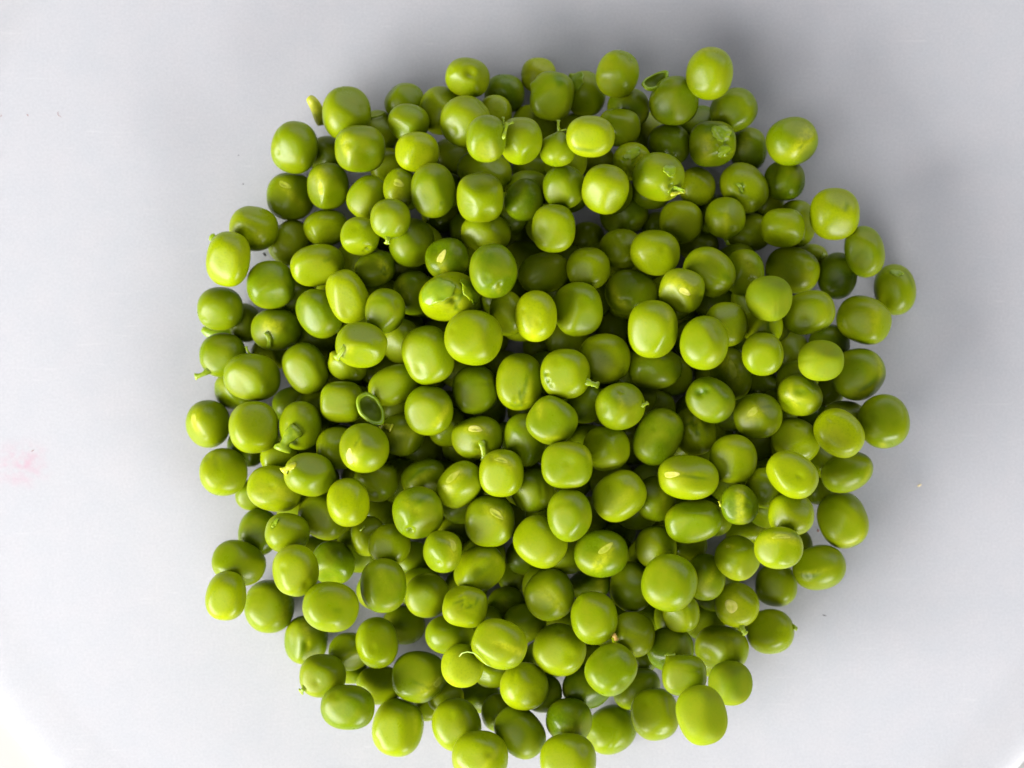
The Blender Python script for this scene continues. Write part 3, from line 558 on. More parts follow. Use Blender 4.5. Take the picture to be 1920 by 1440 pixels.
('C46', 1303.0, 808.0, 82.0, 92.0, 0.0, 1.9, 'D 1300 790 .08 .2;G 1298 785 90 26 8 .5;W 1300 795 28 .05', 'upright oval pea, just below and left of the pea with the hooked crease'),
('C47', 1137.0, 840.0, 90.0, 86.0, 0.0, 2.0, 'D 1115 830 .08 .35', 'round pea, just left of the long leaning right pea'),
('C48', 1376.0, 861.0, 90.0, 94.0, 0.0, 2.5, 'F 1360 870 .86;P 1390 905 .04 .25;F 1395 870 .88;Y 1375 825 10 40 14 .4', 'round pea, just above the small pea with the yellow ridge'),
('C49', 1422.0, 780.0, 92.0, 86.0, 0.0, 2.7, 'H 1412 770 -35 32 14;Y 1412 775 -35 60 30 .8;G 1440 760 -20 30 8 .4', 'round pea with a golden slanting slash scar, towards the right edge'),
('C50', 1500.0, 741.0, 86.0, 78.0, 0.0, 2.1, 'Y 1485 747 80 50 12 1;Y 1490 748 10 50 10 .6;G 1500 735 0 30 12 .4;D 1500 735 .04 .2', 'wide oval pea, just above and right of the pea with the golden slash'),
('C51', 1573.0, 812.0, 100.0, 84.0, 42.0, 3.0, 'F 1575 808 .80;Y 1570 815 40 50 30 .4', 'bright oval pea tilted right with a flat face and pale rim, right edge'),
('C52', 1657.0, 790.0, 96.0, 102.0, -12.0, 2.7, 'F 1665 780 .84;D 1630 780 .06 .25;Y 1655 835 90 20 12 .8', 'large round pea with a yellow streak, just right of the oval with the pale rim'),
('C53', 1492.0, 825.0, 94.0, 80.0, 28.0, 2.2, 'D 1500 845 .05 .3;F 1480 815 .9', 'oval pea tilted down to the right, just above the flat oval with the side gleam'),
('C54', 1583.0, 782.0, 84.0, 62.0, 0.0, 1.6, '', 'half-hidden small wide oval pea, just above the oval with the pale rim'),
('C55', 1485.0, 890.0, 102.0, 82.0, 32.0, 3.0, 'F 1488 885 .80', 'bright tilted oval pea with a flat face and left-hand gleam, right of centre'),
('C56', 1588.0, 884.0, 100.0, 76.0, -25.0, 2.4, 'D 1560 858 .08 .3;Y 1628 880 -70 50 14 .5', 'oval pea tilted up to the right, just below the oval with the pale rim'),
('C57', 1387.0, 946.0, 72.0, 76.0, 0.0, 2.9, 'Y 1388 945 90 60 18 1;D 1405 945 .06 .2;S 1354 948 1349 940 5;P 1354 948 .06 .15;F 1380 950 .9', 'small pea with a raised yellow ridge down its front, lower right'),
('C58', 1435.0, 915.0, 76.0, 76.0, 0.0, 1.5, '', 'half-hidden small round pea, just below and left of the flat oval with the side gleam'),
('C59', 1483.0, 964.0, 86.0, 80.0, 0.0, 2.3, 'q2.4;D 1483 922 .08 .3;D 1470 985 .06 .3', 'round pea, just above the pea with two bright patches'),
('C60', 1580.0, 975.0, 92.0, 108.0, -22.0, 2.9, 'q2.3;F 1560 970 .88;F 1590 990 .92;Y 1600 1015 -20 50 20 .6', 'big egg-shaped pea with a yellow lower tip, on the right edge'),
('C62', 1290.0, 895.0, 116.0, 84.0, 5.0, 3.1, 'H 1256 890 3 28 14;Y 1265 890 3 60 34 .5;G 1305 895 8 50 8 .5;D 1310 893 .02 .2;q2.2', 'long level oval pea with a pale eye-like scar on its left end'),
('C63', 1063.0, 872.0, 96.0, 88.0, 0.0, 3.1, 'q2.6;F 1050 870 .86;Y 1100 855 60 26 12 .7;F 1075 885 .92', 'round pea with a yellow streak, nearest right of the scarred pea in the middle'),
('C64', 1161.0, 930.0, 104.0, 90.0, -35.0, 3.0, 'F 1150 930 .88;Y 1168 935 -40 60 18 .4', 'large oval pea tilted up to the right, nearest above the pea with the flame mark'),
('C65', 1230.0, 935.0, 76.0, 86.0, 0.0, 1.7, 'Y 1245 930 80 40 12 .6', 'half-hidden upright oval pea, just below and left of the long oval with the pale eye'),
('C66', 1301.0, 978.0, 108.0, 80.0, -10.0, 3.1, 'q2.4;F 1300 990 .88', 'large wide oval pea, just below the long oval with the pale eye'),
('C67', 1545.0, 862.0, 62.0, 70.0, 0.0, 1.0, '', 'shaded hidden upright oval pea, just below and left of the oval with the pale rim'),
('C68', 1553.0, 732.0, 60.0, 60.0, 0.0, 1.0, '', 'shaded hidden round pea, just below and left of the pea with the grey smudge'),
('C69', 1430.0, 725.0, 70.0, 56.0, 0.0, 1.1, '', 'shaded hidden wide oval pea, just above the pea with the golden slash'),
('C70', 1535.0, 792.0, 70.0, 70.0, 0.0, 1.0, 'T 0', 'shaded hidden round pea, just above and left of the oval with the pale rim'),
('C71', 1535.0, 912.0, 62.0, 70.0, 0.0, 0.9, '', 'hidden upright oval pea, just below and right of the flat oval with the side gleam'),
('C72', 1345.0, 805.0, 60.0, 60.0, 0.0, 0.9, '', 'shaded hidden round pea, just below the pea with the hooked crease'),
('D1', 478.0, 928.0, 74.0, 60.0, 0.0, 1.3, '', 'shaded hidden wide oval pea, just above and left of the pea with the dark slit'),
('D2', 516.0, 916.0, 106.0, 86.0, 10.0, 2.3, 'Y 535 925 10 40 24 .9;Y 505 918 -10 60 10 .5;D 510 912 .03 .15;F 490 910 .9', 'large wide oval pea, just left of the pea with the yellow cap'),
('D3', 485.0, 998.0, 76.0, 88.0, 10.0, 1.6, '', 'half-hidden upright oval pea, just left of the pea with the dark slit'),
('D4', 539.0, 1000.0, 84.0, 76.0, 10.0, 2.3, 'G 516 982 -70 22 9 .9;K 517 982 20 8 .03 -60;D 516 984 .04 .1', 'small pea with a dark green slit at its upper left, lower left edge'),
('D5', 607.0, 968.0, 98.0, 84.0, 28.0, 2.0, 'F 590 970 .86', 'oval pea tilted down to the right, just below and left of the smooth lime pea'),
('D6', 653.0, 942.0, 80.0, 92.0, -8.0, 3.0, 'T .9;F 645 930 .95', 'smooth lime-green oval pea without marks, left and below the centre'),
('D7', 448.0, 1055.0, 102.0, 84.0, 15.0, 2.1, '', 'wide oval pea, just below and left of the pea with the dark slit'),
('D8', 425.0, 1118.0, 78.0, 94.0, 12.0, 2.8, 'F 415 1130 .88;Y 425 1155 0 40 16 .5', 'upright oval pea, second below and left of the pea with the dark slit'),
('D9', 554.0, 1070.0, 88.0, 98.0, -5.0, 2.8, 'F 545 1075 .86;D 575 1095 .05 .2', 'upright oval pea, just below the pea with the dark slit'),
('D10', 625.0, 1055.0, 82.0, 84.0, 0.0, 1.6, 'T .1', 'half-hidden round pea, just below and right of the pea with the dark slit'),
('D11', 505.0, 1137.0, 94.0, 100.0, 0.0, 2.0, 'Y 535 1140 100 50 18 .6;F 495 1140 .88', 'large round pea, second below the pea with the dark slit'),
('D12', 621.0, 1137.0, 106.0, 94.0, 8.0, 2.9, 'F 625 1135 .84;G 635 1145 0 20 14 .3', 'large wide oval pea, just above and left of the flat oval at lower left'),
('D13', 715.0, 1104.0, 88.0, 104.0, -3.0, 3.0, 'F 722 1105 .83;Y 715 1090 70 50 24 .3', 'large upright oval pea, just above the flat oval at lower left'),
('D14', 730.0, 1021.0, 80.0, 78.0, 0.0, 2.7, 'F 720 1030 .92', 'round pea, just below and left of the pea with the notch'),
('D15', 783.0, 961.0, 96.0, 98.0, -8.0, 2.8, 'D 768 995 .16 .12;D 750 980 .07 .3;Y 770 950 40 50 20 .4;P 778 1008 .03 .2;G 795 935 -40 40 8 .4', 'large pea with a sharp notch bitten into its lower edge, below left of centre'),
('D16', 918.0, 977.0, 94.0, 98.0, 0.0, 2.9, 'q2.3;H 934 965 28 34 12;Y 935 965 25 60 26 .8;F 905 990 .86;D 905 955 .04 .2', 'round pea with a yellow stitch-like scar across its upper face, below centre'),
('D17', 830.0, 1033.0, 72.0, 82.0, 5.0, 2.9, 'H 848 1018 78 26 12;Y 848 1025 85 50 20 .8', 'small upright oval pea with scar, just below and right of the pea with the notch'),
('D18', 898.0, 1067.0, 102.0, 84.0, -35.0, 2.6, 'D 900 1068 .08 .3;G 895 1075 -38 60 18 .5;Y 905 1065 -40 60 10 .5;Y 930 1045 40 30 14 .6', 'oval pea tilted up to the right, just above the heart-shaped pea'),
('D19', 1013.0, 1016.0, 104.0, 92.0, 38.0, 2.3, 'D 1045 980 .12 .35;F 1000 1015 .92', 'dark kidney-shaped pea with a hollow upper right side, below the centre'),
('D20', 998.0, 920.0, 84.0, 82.0, 0.0, 1.8, '', 'round pea, just below and right of the scarred pea in the middle'),
('D21', 1068.0, 966.0, 84.0, 100.0, -5.0, 2.9, 'F 1060 975 .95', 'upright oval pea, just above and right of the kidney-shaped pea'),
('D22', 1127.0, 1038.0, 102.0, 90.0, 0.0, 3.0, 'H 1138 1026 -42 34 13;Y 1130 1045 -60 60 24 .9;P 1125 1080 .03 .2;F 1110 1030 .9', 'pea with a pale flame-shaped yellow scar on its face, lower centre'),
('D23', 1255.0, 1093.0, 104.0, 108.0, 20.0, 3.3, 'q2.2;F 1240 1085 .94', 'biggest and plainest pea of the lower half, smooth and nearly round'),
('D24', 1155.0, 992.0, 76.0, 80.0, 0.0, 1.3, '', 'shaded hidden round pea, just above and right of the pea with the flame mark'),
('D25', 1230.0, 1026.0, 78.0, 80.0, 0.0, 1.9, 'Y 1215 1000 -30 40 12 .4', 'round pea, just above the biggest lower pea'),
('D27', 1290.0, 1022.0, 72.0, 58.0, 0.0, 1.6, '', 'half-hidden small wide oval pea, just above and right of the biggest lower pea'),
('D28', 1383.0, 1046.0, 86.0, 82.0, 40.0, 2.4, 'Y 1365 1022 30 26 14 .9;H 1364 1022 30 12 8', 'round pea with a pale scar, just left of the pea with two bright patches'),
('D29', 1460.0, 1027.0, 92.0, 80.0, 0.0, 2.9, 'H 1462 1005 -5 34 10;Y 1465 1008 0 70 20 .8;G 1490 1003 30 16 10 .5;F 1440 1030 .86;F 1480 1035 .86', 'small pea with a yellow scar above two bright reflections, lower right'),
('D30', 1536.0, 1064.0, 100.0, 84.0, -12.0, 2.6, 'F 1520 1050 .9;G 1515 1080 -5 30 8 .5;Y 1525 1072 -10 50 10 .6;D 1515 1080 .03 .15', 'wide oval pea, just below and right of the pea with two bright patches'),
('D31', 1455.0, 1098.0, 80.0, 80.0, 0.0, 2.1, 'F 1450 1100 .9', 'round pea, just below the pea with two bright patches'),
('D32', 1382.0, 1134.0, 84.0, 84.0, 0.0, 2.4, 'H 1371 1140 80 32 22;Y 1372 1135 80 50 36 .8;S 1390 1172 1398 1188 12', 'pea with a broad pale peeling stripe and stalk below, lower right'),
('D33', 1322.0, 1082.0, 76.0, 88.0, 0.0, 2.0, 'Y 1335 1080 -60 50 16 .6', 'upright oval pea, just right of the biggest lower pea'),
('D34', 1444.0, 1184.0, 90.0, 84.0, -5.0, 2.6, 'F 1435 1175 .82;S 1486 1172 1493 1177 6;S 1493 1176 1493 1180 7', 'bright pea with a pinhead stalk, standing out at the lower right edge'),
('D35', 1492.0, 1025.0, 64.0, 72.0, 0.0, 1.4, '', 'shaded hidden upright oval pea, just right of the pea with two bright patches'),
('D36', 1400.0, 1000.0, 80.0, 62.0, 0.0, 1.2, '', 'shaded hidden wide oval pea, just below the small pea with the yellow ridge'),
('D37', 1185.0, 1100.0, 82.0, 96.0, 0.0, 1.7, '', 'half-hidden upright oval pea, just left of the biggest lower pea'),
('D38', 1105.0, 1095.0, 78.0, 62.0, 0.0, 1.3, 'Y 1125 1095 80 40 16 .6', 'shaded hidden wide oval pea, just below the pea with the flame mark'),
('D39', 1030.0, 1115.0, 94.0, 98.0, -20.0, 2.8, 'Y 1030 1120 30 50 30 .5;F 1020 1125 .9;Y 1050 1140 40 24 12 .5', 'large round pea, just above and left of the pea with the orange crumb'),
('D40', 950.0, 1138.0, 76.0, 76.0, 0.0, 1.4, 'Y 945 1135 80 30 24 .5', 'shaded hidden round pea, just above the pea with the yellow wedge'),
('D41', 801.0, 1117.0, 84.0, 84.0, 0.0, 2.3, 'F 790 1130 .9', 'round pea, just left of the heart-shaped pea'),
('D42', 872.0, 1137.0, 84.0, 78.0, 10.0, 3.2, 'q2.8;D 890 1100 .07 .25;P 905 1120 .03 .15;F 880 1135 .92;T .7;D 865 1125 .02 .1;W 870 1135 30 .03', 'matte wrinkled heart-shaped pea, small and boxy, in the lower middle'),
('D43', 690.0, 1005.0, 66.0, 76.0, 0.0, 1.5, 'S 676 995 684 987 4', 'half-hidden small upright oval pea with stalk, just below and right of the smooth lime pea'),
('D44', 715.0, 965.0, 80.0, 70.0, 0.0, 1.0, '', 'shaded hidden wide oval pea, just right of the smooth lime pea'),
('D45', 860.0, 1000.0, 80.0, 80.0, 0.0, 0.9, '', 'shaded hidden round pea, just left of the pea with the yellow stitch'),
('D46', 775.0, 1050.0, 70.0, 70.0, 0.0, 0.9, '', 'shaded hidden round pea, just below the pea with the notch'),
('D47', 968.0, 1080.0, 70.0, 70.0, 0.0, 0.8, '', 'shaded hidden round pea, just below and left of the kidney-shaped pea'),
('D49', 1114.0, 1158.0, 88.0, 102.0, -8.0, 3.0, 'S 1150 1190 1156 1200 10;F 1105 1150 .9;Y 1150 1195 60 20 10 .9', 'oval pea with an orange-brown crumb at its lower right, lower centre'),
('D50', 1277.0, 1150.0, 70.0, 72.0, 0.0, 2.1, '', 'small round pea, just below the biggest lower pea'),
('D51', 1322.0, 1165.0, 78.0, 72.0, 0.0, 1.3, '', 'shaded hidden round pea, just below and left of the pea with the peeling pale stripe'),
('E1', 574.0, 1200.0, 82.0, 92.0, 5.0, 2.3, 'Y 575 1190 80 60 14 .7;D 575 1210 .05 .2;G 570 1210 100 40 12 .4', 'upright oval pea with a yellow streak, second left of the flat oval at lower left'),
('E2', 605.0, 1267.0, 88.0, 82.0, 0.0, 2.5, 'S 572 1288 565 1296 12;F 590 1275 .88', 'round pea with stalk, second below and left of the flat oval at lower left'),
('E3', 652.0, 1326.0, 102.0, 84.0, 3.0, 2.8, 'F 640 1335 .88;q2.3', 'wide oval pea, second below and left of the glossy pea with the yellow end'),
('E4', 655.0, 1222.0, 78.0, 72.0, 0.0, 1.8, '', 'small round pea, just left of the flat oval at lower left'),
('E5', 707.0, 1205.0, 80.0, 96.0, -8.0, 2.9, 'F 712 1200 .80', "upright flat-faced oval pea with a bright rim, in the pile's lower left"),
('E6', 658.0, 1256.0, 62.0, 52.0, 0.0, 0.9, '', 'shaded hidden wide oval pea, just below and left of the flat oval at lower left'),
('E7', 712.0, 1285.0, 88.0, 74.0, 0.0, 1.7, '', 'half-hidden wide oval pea, just left of the glossy pea with the yellow end'),
('E8', 746.0, 1364.0, 96.0, 108.0, 12.0, 2.8, 'F 730 1375 .84;F 765 1370 .9;Y 780 1350 80 50 12 .5', 'large upright oval pea, just below and left of the glossy pea with the yellow end'),
('E9', 786.0, 1270.0, 104.0, 98.0, 5.0, 3.0, 'F 770 1265 .82;H 820 1280 -20 24 16;Y 812 1285 -20 50 26 .9;G 790 1285 20 40 8 .4', 'large pea with a big pale reflection and yellow right end, lower left'),
('E10', 757.0, 1172.0, 82.0, 74.0, 0.0, 1.5, 'Y 735 1160 0 30 16 .5', 'half-hidden small wide oval pea, just above and right of the flat oval at lower left'),
('E11', 843.0, 1190.0, 92.0, 74.0, 0.0, 1.7, '', 'half-hidden wide oval pea, just below and left of the heart-shaped pea'),
('E12', 936.0, 1208.0, 106.0, 92.0, 20.0, 3.0, 'F 925 1205 .84;Y 955 1215 20 60 14 1;D 940 1208 .03 .2;P 975 1220 .02 .15', 'big tilted pea with a rimmed face and yellow wedge pointing right, lower middle'),
('E13', 867.0, 1248.0, 80.0, 82.0, 0.0, 2.5, 'm', 'round pea, just below and left of the pea with the yellow wedge'),
('E14', 983.0, 1288.0, 92.0, 90.0, 0.0, 3.1, 'T .9;D 1010 1300 .03 .25', 'bright lime-green round pea without marks, lower middle of the pile'),
('E15', 1049.0, 1218.0, 100.0, 98.0, 20.0, 2.8, 'F 1040 1225 .88', 'large round pea, just below and left of the pea with the orange crumb'),
('E16', 856.0, 1359.0, 92.0, 100.0, -20.0, 2.2, 'F 840 1360 .9;D 870 1350 .03 .3', 'large round pea, just above and left of the left pea cut by the frame'),
('E17', 900.0, 1420.0, 106.0, 100.0, 0.0, 2.9, 'Y 920 1425 -50 60 10 .5;F 880 1425 .88', 'pale large pea cut off by the bottom edge of the picture, left one of two'),
('E18', 975.0, 1373.0, 106.0, 84.0, 48.0, 2.6, 'q2.3;F 970 1380 .92', 'large oval pea tilted down to the right, just below the bright round lime pea'),
('E19', 1018.0, 1300.0, 72.0, 72.0, 0.0, 1.9, '', 'small round pea, just right of the bright round lime pea'),
('E20', 925.0, 1262.0, 76.0, 56.0, 0.0, 1.7, '', 'half-hidden small wide oval pea, just below the pea with the yellow wedge'),
('E21', 900.0, 1308.0, 84.0, 58.0, 0.0, 1.3, '', 'shaded hidden wide oval pea, just left of the bright round lime pea'),
('E22', 800.0, 1324.0, 52.0, 56.0, 0.0, 1.0, '', 'shaded hidden round pea, just below the glossy pea with the yellow end'),
('E23', 935.0, 1336.0, 66.0, 72.0, 0.0, 1.3, '', 'shaded hidden round pea, just below and left of the bright round lime pea'),
('E24', 835.0, 1307.0, 70.0, 58.0, 0.0, 1.4, '', 'shaded hidden wide oval pea, just below and right of the glossy yellow-ended pea'),
('E25', 1067.0, 1352.0, 88.0, 86.0, 0.0, 1.9, 'Y 1075 1370 0 40 20 .8;G 1063 1370 0 12 8 .6;T .0', 'round pea with a yellow streak, just above the right pea cut by the frame'),
('E26', 1065.0, 1424.0, 106.0, 98.0, 0.0, 2.8, 'F 1045 1425 .9', 'bright large pea cut off by the bottom edge of the picture, right one of two'),
('E27', 1146.0, 1368.0, 100.0, 88.0, -35.0, 2.5, 'F 1130 1365 .9;D 1108 1385 .06 .3', 'large oval pea, just above and right of the right pea cut by the frame'),
('E28', 1146.0, 1255.0, 100.0, 92.0, -45.0, 3.0, 'q2.3;D 1170 1280 .06 .3;F 1145 1250 .9;D 1172 1230 .03 .12', 'large round pea, just below the pea with the orange crumb'),
('E29', 1186.0, 1190.0, 84.0, 86.0, 0.0, 2.0, '', 'round pea, just below and right of the pea with the orange crumb'),
('E30', 1257.0, 1217.0, 88.0, 84.0, 0.0, 1.8, 'T 0', 'round pea, just above and left of the horned pea'),
('E31', 1353.0, 1215.0, 102.0, 84.0, 10.0, 2.0, 'Y 1350 1190 0 50 12 .5;D 1320 1230 .07 .3', 'wide oval pea, just below the pea with the peeling pale stripe'),
('E32', 1283.0, 1266.0, 84.0, 78.0, 0.0, 2.7, 'q2.5;P 1256 1236 .14 .15;D 1285 1228 .03 .3;F 1280 1275 .92;S 1256 1236 1266 1229 8', 'boxy pea with a small horn on its upper left corner, lower right'),
('E33', 1369.0, 1281.0, 84.0, 84.0, 0.0, 2.4, 'T .3;m', 'round pea, just above and right of the smooth bulging lower pea'),
('E34', 1315.0, 1340.0, 94.0, 112.0, -15.0, 2.9, 'q2.3;D 1270 1370 .06 .35;F 1300 1330 .92;m', 'tall smooth pea bulging at its foot, the lowest on the right side'),
('E35', 1228.0, 1339.0, 90.0, 98.0, -10.0, 2.5, 'F 1215 1330 .88', 'large round pea, just left of the smooth bulging lower pea'),
('E36', 1193.0, 1290.0, 94.0, 74.0, -30.0, 1.6, '', 'half-hidden oval pea tilted up to the right, second left of the horned pea'),
('E37', 1100.0, 1290.0, 92.0, 78.0, 0.0, 1.5, 'T 0', 'half-hidden wide oval pea, second right of the bright round lime pea'),
('E38', 1396.0, 1166.0, 50.0, 50.0, 0.0, 1.0, '', 'shaded hidden round pea, just below and right of the pea with the peeling pale stripe'),
('E39', 1333.0, 1242.0, 52.0, 54.0, 0.0, 1.0, '', 'shaded hidden round pea, just above and right of the horned pea'),
('E40', 1207.0, 1240.0, 52.0, 46.0, 0.0, 1.0, '', 'shaded hidden wide oval pea, just left of the horned pea'),
]
def px_m(z): return SPAN / 1920 * (CAM_H - z) / CAM_H

rest = []    # x, y, rx, ry, th, c, z  (all metres) of everything already lying
def reach(a, b, th, ux, uy):
    # world direction (ux, uy), axes turned by -th
    p = ux * math.cos(th) - uy * math.sin(th); q = ux * math.sin(th) + uy * math.cos(th)
    return 1 / math.sqrt((p / a) ** 2 + (q / b) ** 2)
def settle(px, py, w, h, th, squish=1.0):
    z = 0.0045
    for _ in range(4):
        k = px_m(z); a, b = w / 2 * k, h / 2 * k
        c = 0.93 * (a + b) / 2
        x, y = (px - 960) * k, (720 - py) * k
        zz = c
        for (X, Y, A, B, T, C, Z) in rest:
            dx, dy = X - x, Y - y; d = math.hypot(dx, dy)
            if d > 0.013: continue
            if d < 1e-6: zz = max(zz, Z + (C + c) * .9); continue
            R = reach(a, b, th, dx / d, dy / d) + reach(A, B, T, dx / d, dy / d)
            if d < R and squish > .96 and Z + .0012 > zz: zz = Z + .0012      # lies over its neighbour in the picture, so it stands higher
            R *= squish
            if d < R: zz = max(zz, Z + (C + c) * squish * math.sqrt(1 - (d / R) ** 2))
        z = zz
    return x, y, z, a, b, c

def scar(S, root):
    n, t, s, la, lb = S['hil']
    la, lb = max(la * 1.1, .08), max(lb * 1.1, .06)
    NR, NA = 6, 24
    Ds, lift = [n], [1.0]
    for i in range(1, NR + 1):
        f = i / NR
        for j in range(NA):
            a = 2 * math.pi * j / NA
            wob = 1 + .10 * math.sin(3 * a + S['seed']) + .10 * math.sin(2 * a + S['seed'] * 2) + .22 * math.cos(a) * (1 if S['seed'] % 2 else -1)
            d = n + t * la * f * math.cos(a) * wob + s * lb * f * math.sin(a) * wob
            Ds.append(d / np.linalg.norm(d)); lift.append(math.sqrt(max(0, 1 - f ** 4)) * 1.0 - (0.7 if i == NR else 0))
    Ds = np.array(Ds)
    groove = np.exp(-((Ds - n) @ s / (lb * .18)) ** 2) * 0.55     # central slit
    P = shape_points(S, Ds, (np.array(lift) - groove * .2) * 0.00004)
    F = [(0, 1 + j, 1 + (j + 1) % NA, 1 + (j + 1) % NA) for j in range(NA)]
    me = bpy.data.meshes.new("seed_scar")
    fs = [f[:3] for f in F]
    for i in range(NR - 1):
        for j in range(NA):
            k = (j + 1) % NA
            fs.append((1 + i * NA + j, 1 + (i + 1) * NA + j, 1 + (i + 1) * NA + k, 1 + i * NA + k))
    me.from_pydata([tuple(p) for p in P], [], fs)
    for p_ in me.polygons: p_.use_smooth = True
    me.materials.append(M_SCAR_PALE if S['pale'] else M_SCAR)
    o = bpy.data.objects.new("seed_scar", me); SC.collection.objects.link(o); o.parent = root

def flap(S, root, a):
    """a ragged piece of skin standing off the pea: centre px, py, size along / across px, lift (of radius), angle"""
    n = local_dir(S, a[0], a[1]); R = (S['w'] + S['h']) / 4
    t, s = frame(S, n, a[5])
    la, lb = a[2] / 2 / R, a[3] / 2 / R
    rr = random.Random(int(a[0] * 7 + a[1]))
    NR, NA = 7, 36
    ph = [rr.uniform(0, 6.28) for _ in range(5)]
    rad = np.array([1 + .10 * math.sin(3 * x + ph[0]) + .07 * math.sin(5 * x + ph[1]) + .05 * math.sin(9 * x + ph[2]) + .04 * math.sin(14 * x + ph[3])
                    for x in np.linspace(0, 2 * math.pi, NA, endpoint=False)])
    Ds, lift = [n], [0.012 * S['abc'][0]]
    for i in range(1, NR + 1):
        f = i / NR
        for j in range(NA):
            x = 2 * math.pi * j / NA
            d = n + t * la * f * math.cos(x) * rad[j] + s * lb * f * math.sin(x) * rad[j]
            Ds.append(d / np.linalg.norm(d))
            side = max(0.0, math.cos(x)) ** 1.5            # the free edge curls up along +t
            crimp = 1 + .35 * math.sin(7 * x + ph[4])
            lift.append(S['abc'][0] * (0.012 + a[4] * side * crimp * f ** 2.5 * 1.6 - (.01 * f ** 3 * (1 - side))))
    Ds = np.array(Ds); lift = np.array(lift)
    P = shape_points(S, Ds, lift)
    fs = [(0, 1 + j, 1 + (j + 1) % NA) for j in range(NA)]
    for i in range(NR - 1):
        for j in range(NA):
            k = (j + 1) % NA
            fs.append((1 + i * NA + j, 1 + (i + 1) * NA + j, 1 + (i + 1) * NA + k, 1 + i * NA + k))
    me = bpy.data.meshes.new("torn_skin")
    me.from_pydata([tuple(p) for p in P], [], fs)
    for p_ in me.polygons: p_.use_smooth = True
    me.materials.append(M_FLAP)
    o = bpy.data.objects.new("torn_skin", me); SC.collection.objects.link(o); o.parent = root
    md = o.modifiers.new("thickness", 'SOLIDIFY'); md.thickness = 0.00014; md.offset = 0

def tube(name, pts, radii, mat, parent=None, flat=1.0, seg=10):
    """bent tapering stalk along pts (local metres)"""
    pts = [np.array(p, float) for p in pts]
    V, fs = [], []
    up = np.array([0, 0, 1.0])
    for i, p in enumerate(pts):
        d = pts[min(i + 1, len(pts) - 1)] - pts[max(i - 1, 0)]; d /= np.linalg.norm(d) + 1e-12
        a = np.cross(d, up)
        if np.linalg.norm(a) < 1e-4: a = np.array([1.0, 0, 0])
        a /= np.linalg.norm(a); b = np.cross(a, d)
        for j in range(seg):
            x = 2 * math.pi * j / seg
            V.append(p + a * math.cos(x) * radii[i] + b * math.sin(x) * radii[i] * flat)
    for i in range(len(pts) - 1):
        for j in range(seg):
            k = (j + 1) % seg
            fs.append((i * seg + j, i * seg + k, (i + 1) * seg + k, (i + 1) * seg + j))
    fs.append(tuple(range(seg - 1, -1, -1))); fs.append(tuple((len(pts) - 1) * seg + j for j in range(seg)))
    me = bpy.data.meshes.new(name); me.from_pydata([tuple(v) for v in V], [], fs)
    for p_ in me.polygons: p_.use_smooth = True
    me.materials.append(mat)
    o = bpy.data.objects.new(name, me); SC.collection.objects.link(o)
    if parent is not None: o.parent = parent
    return o

def stalk(S, root, a, mat):
    """from (x1,y1) to (x2,y2) in the photo, width px: starts in the skin, ends in a ragged flare"""
    k = px_m(S['z']); n = local_dir(S, a[0], a[1])
    p0 = shape_points(S, n[None])[0]
    th = S['th']
    def loc(px, py):
        dx, dy = (px - S['x']) * k, (py - S['y']) * k
        return np.array([dx * math.cos(th) + dy * math.sin(th), dx * math.sin(th) - dy * math.cos(th), 0])
    q0, q1 = loc(a[0], a[1]), loc(a[2], a[3])
    r = a[4] / 2 * k
    v = q1 - q0; Ln = max(np.linalg.norm(v), 1e-5)
    rr = random.Random(int(a[0] + a[1] * 3)); side = np.array([-v[1], v[0], 0]) / Ln
    zb = p0[2]; pts, rad = [], []
    inner = p0 * 0.93
    bow = rr.uniform(-.10, .10)
    for i in range(9):
        f = i / 8
        p = (1 - f) * np.array([p0[0], p0[1], zb]) + f * np.array([q1[0], q1[1], 0])
        dd = p[:2] / S['abc'][:2]; inside = 1 - dd @ dd
        surf = S['abc'][2] * math.sqrt(inside) * .98 if inside > 0 else 0
        z = max(zb * (1 - f * .35), surf) + r * .5 * f + 0.0003 * math.sin(f * 3)
        p = np.array([p[0], p[1], z]) + side * bow * Ln * math.sin(f * math.pi)
        pts.append(p)
        rad.append(r * (1.0 - .30 * math.sin(f * math.pi * .8) + .30 * (f > .85)) * (1 + rr.uniform(-.2, .2)) * .95)
    pts.insert(0, inner); rad.insert(0, r * .9)
    tube("stalk", pts, rad, mat, root, flat=.45)

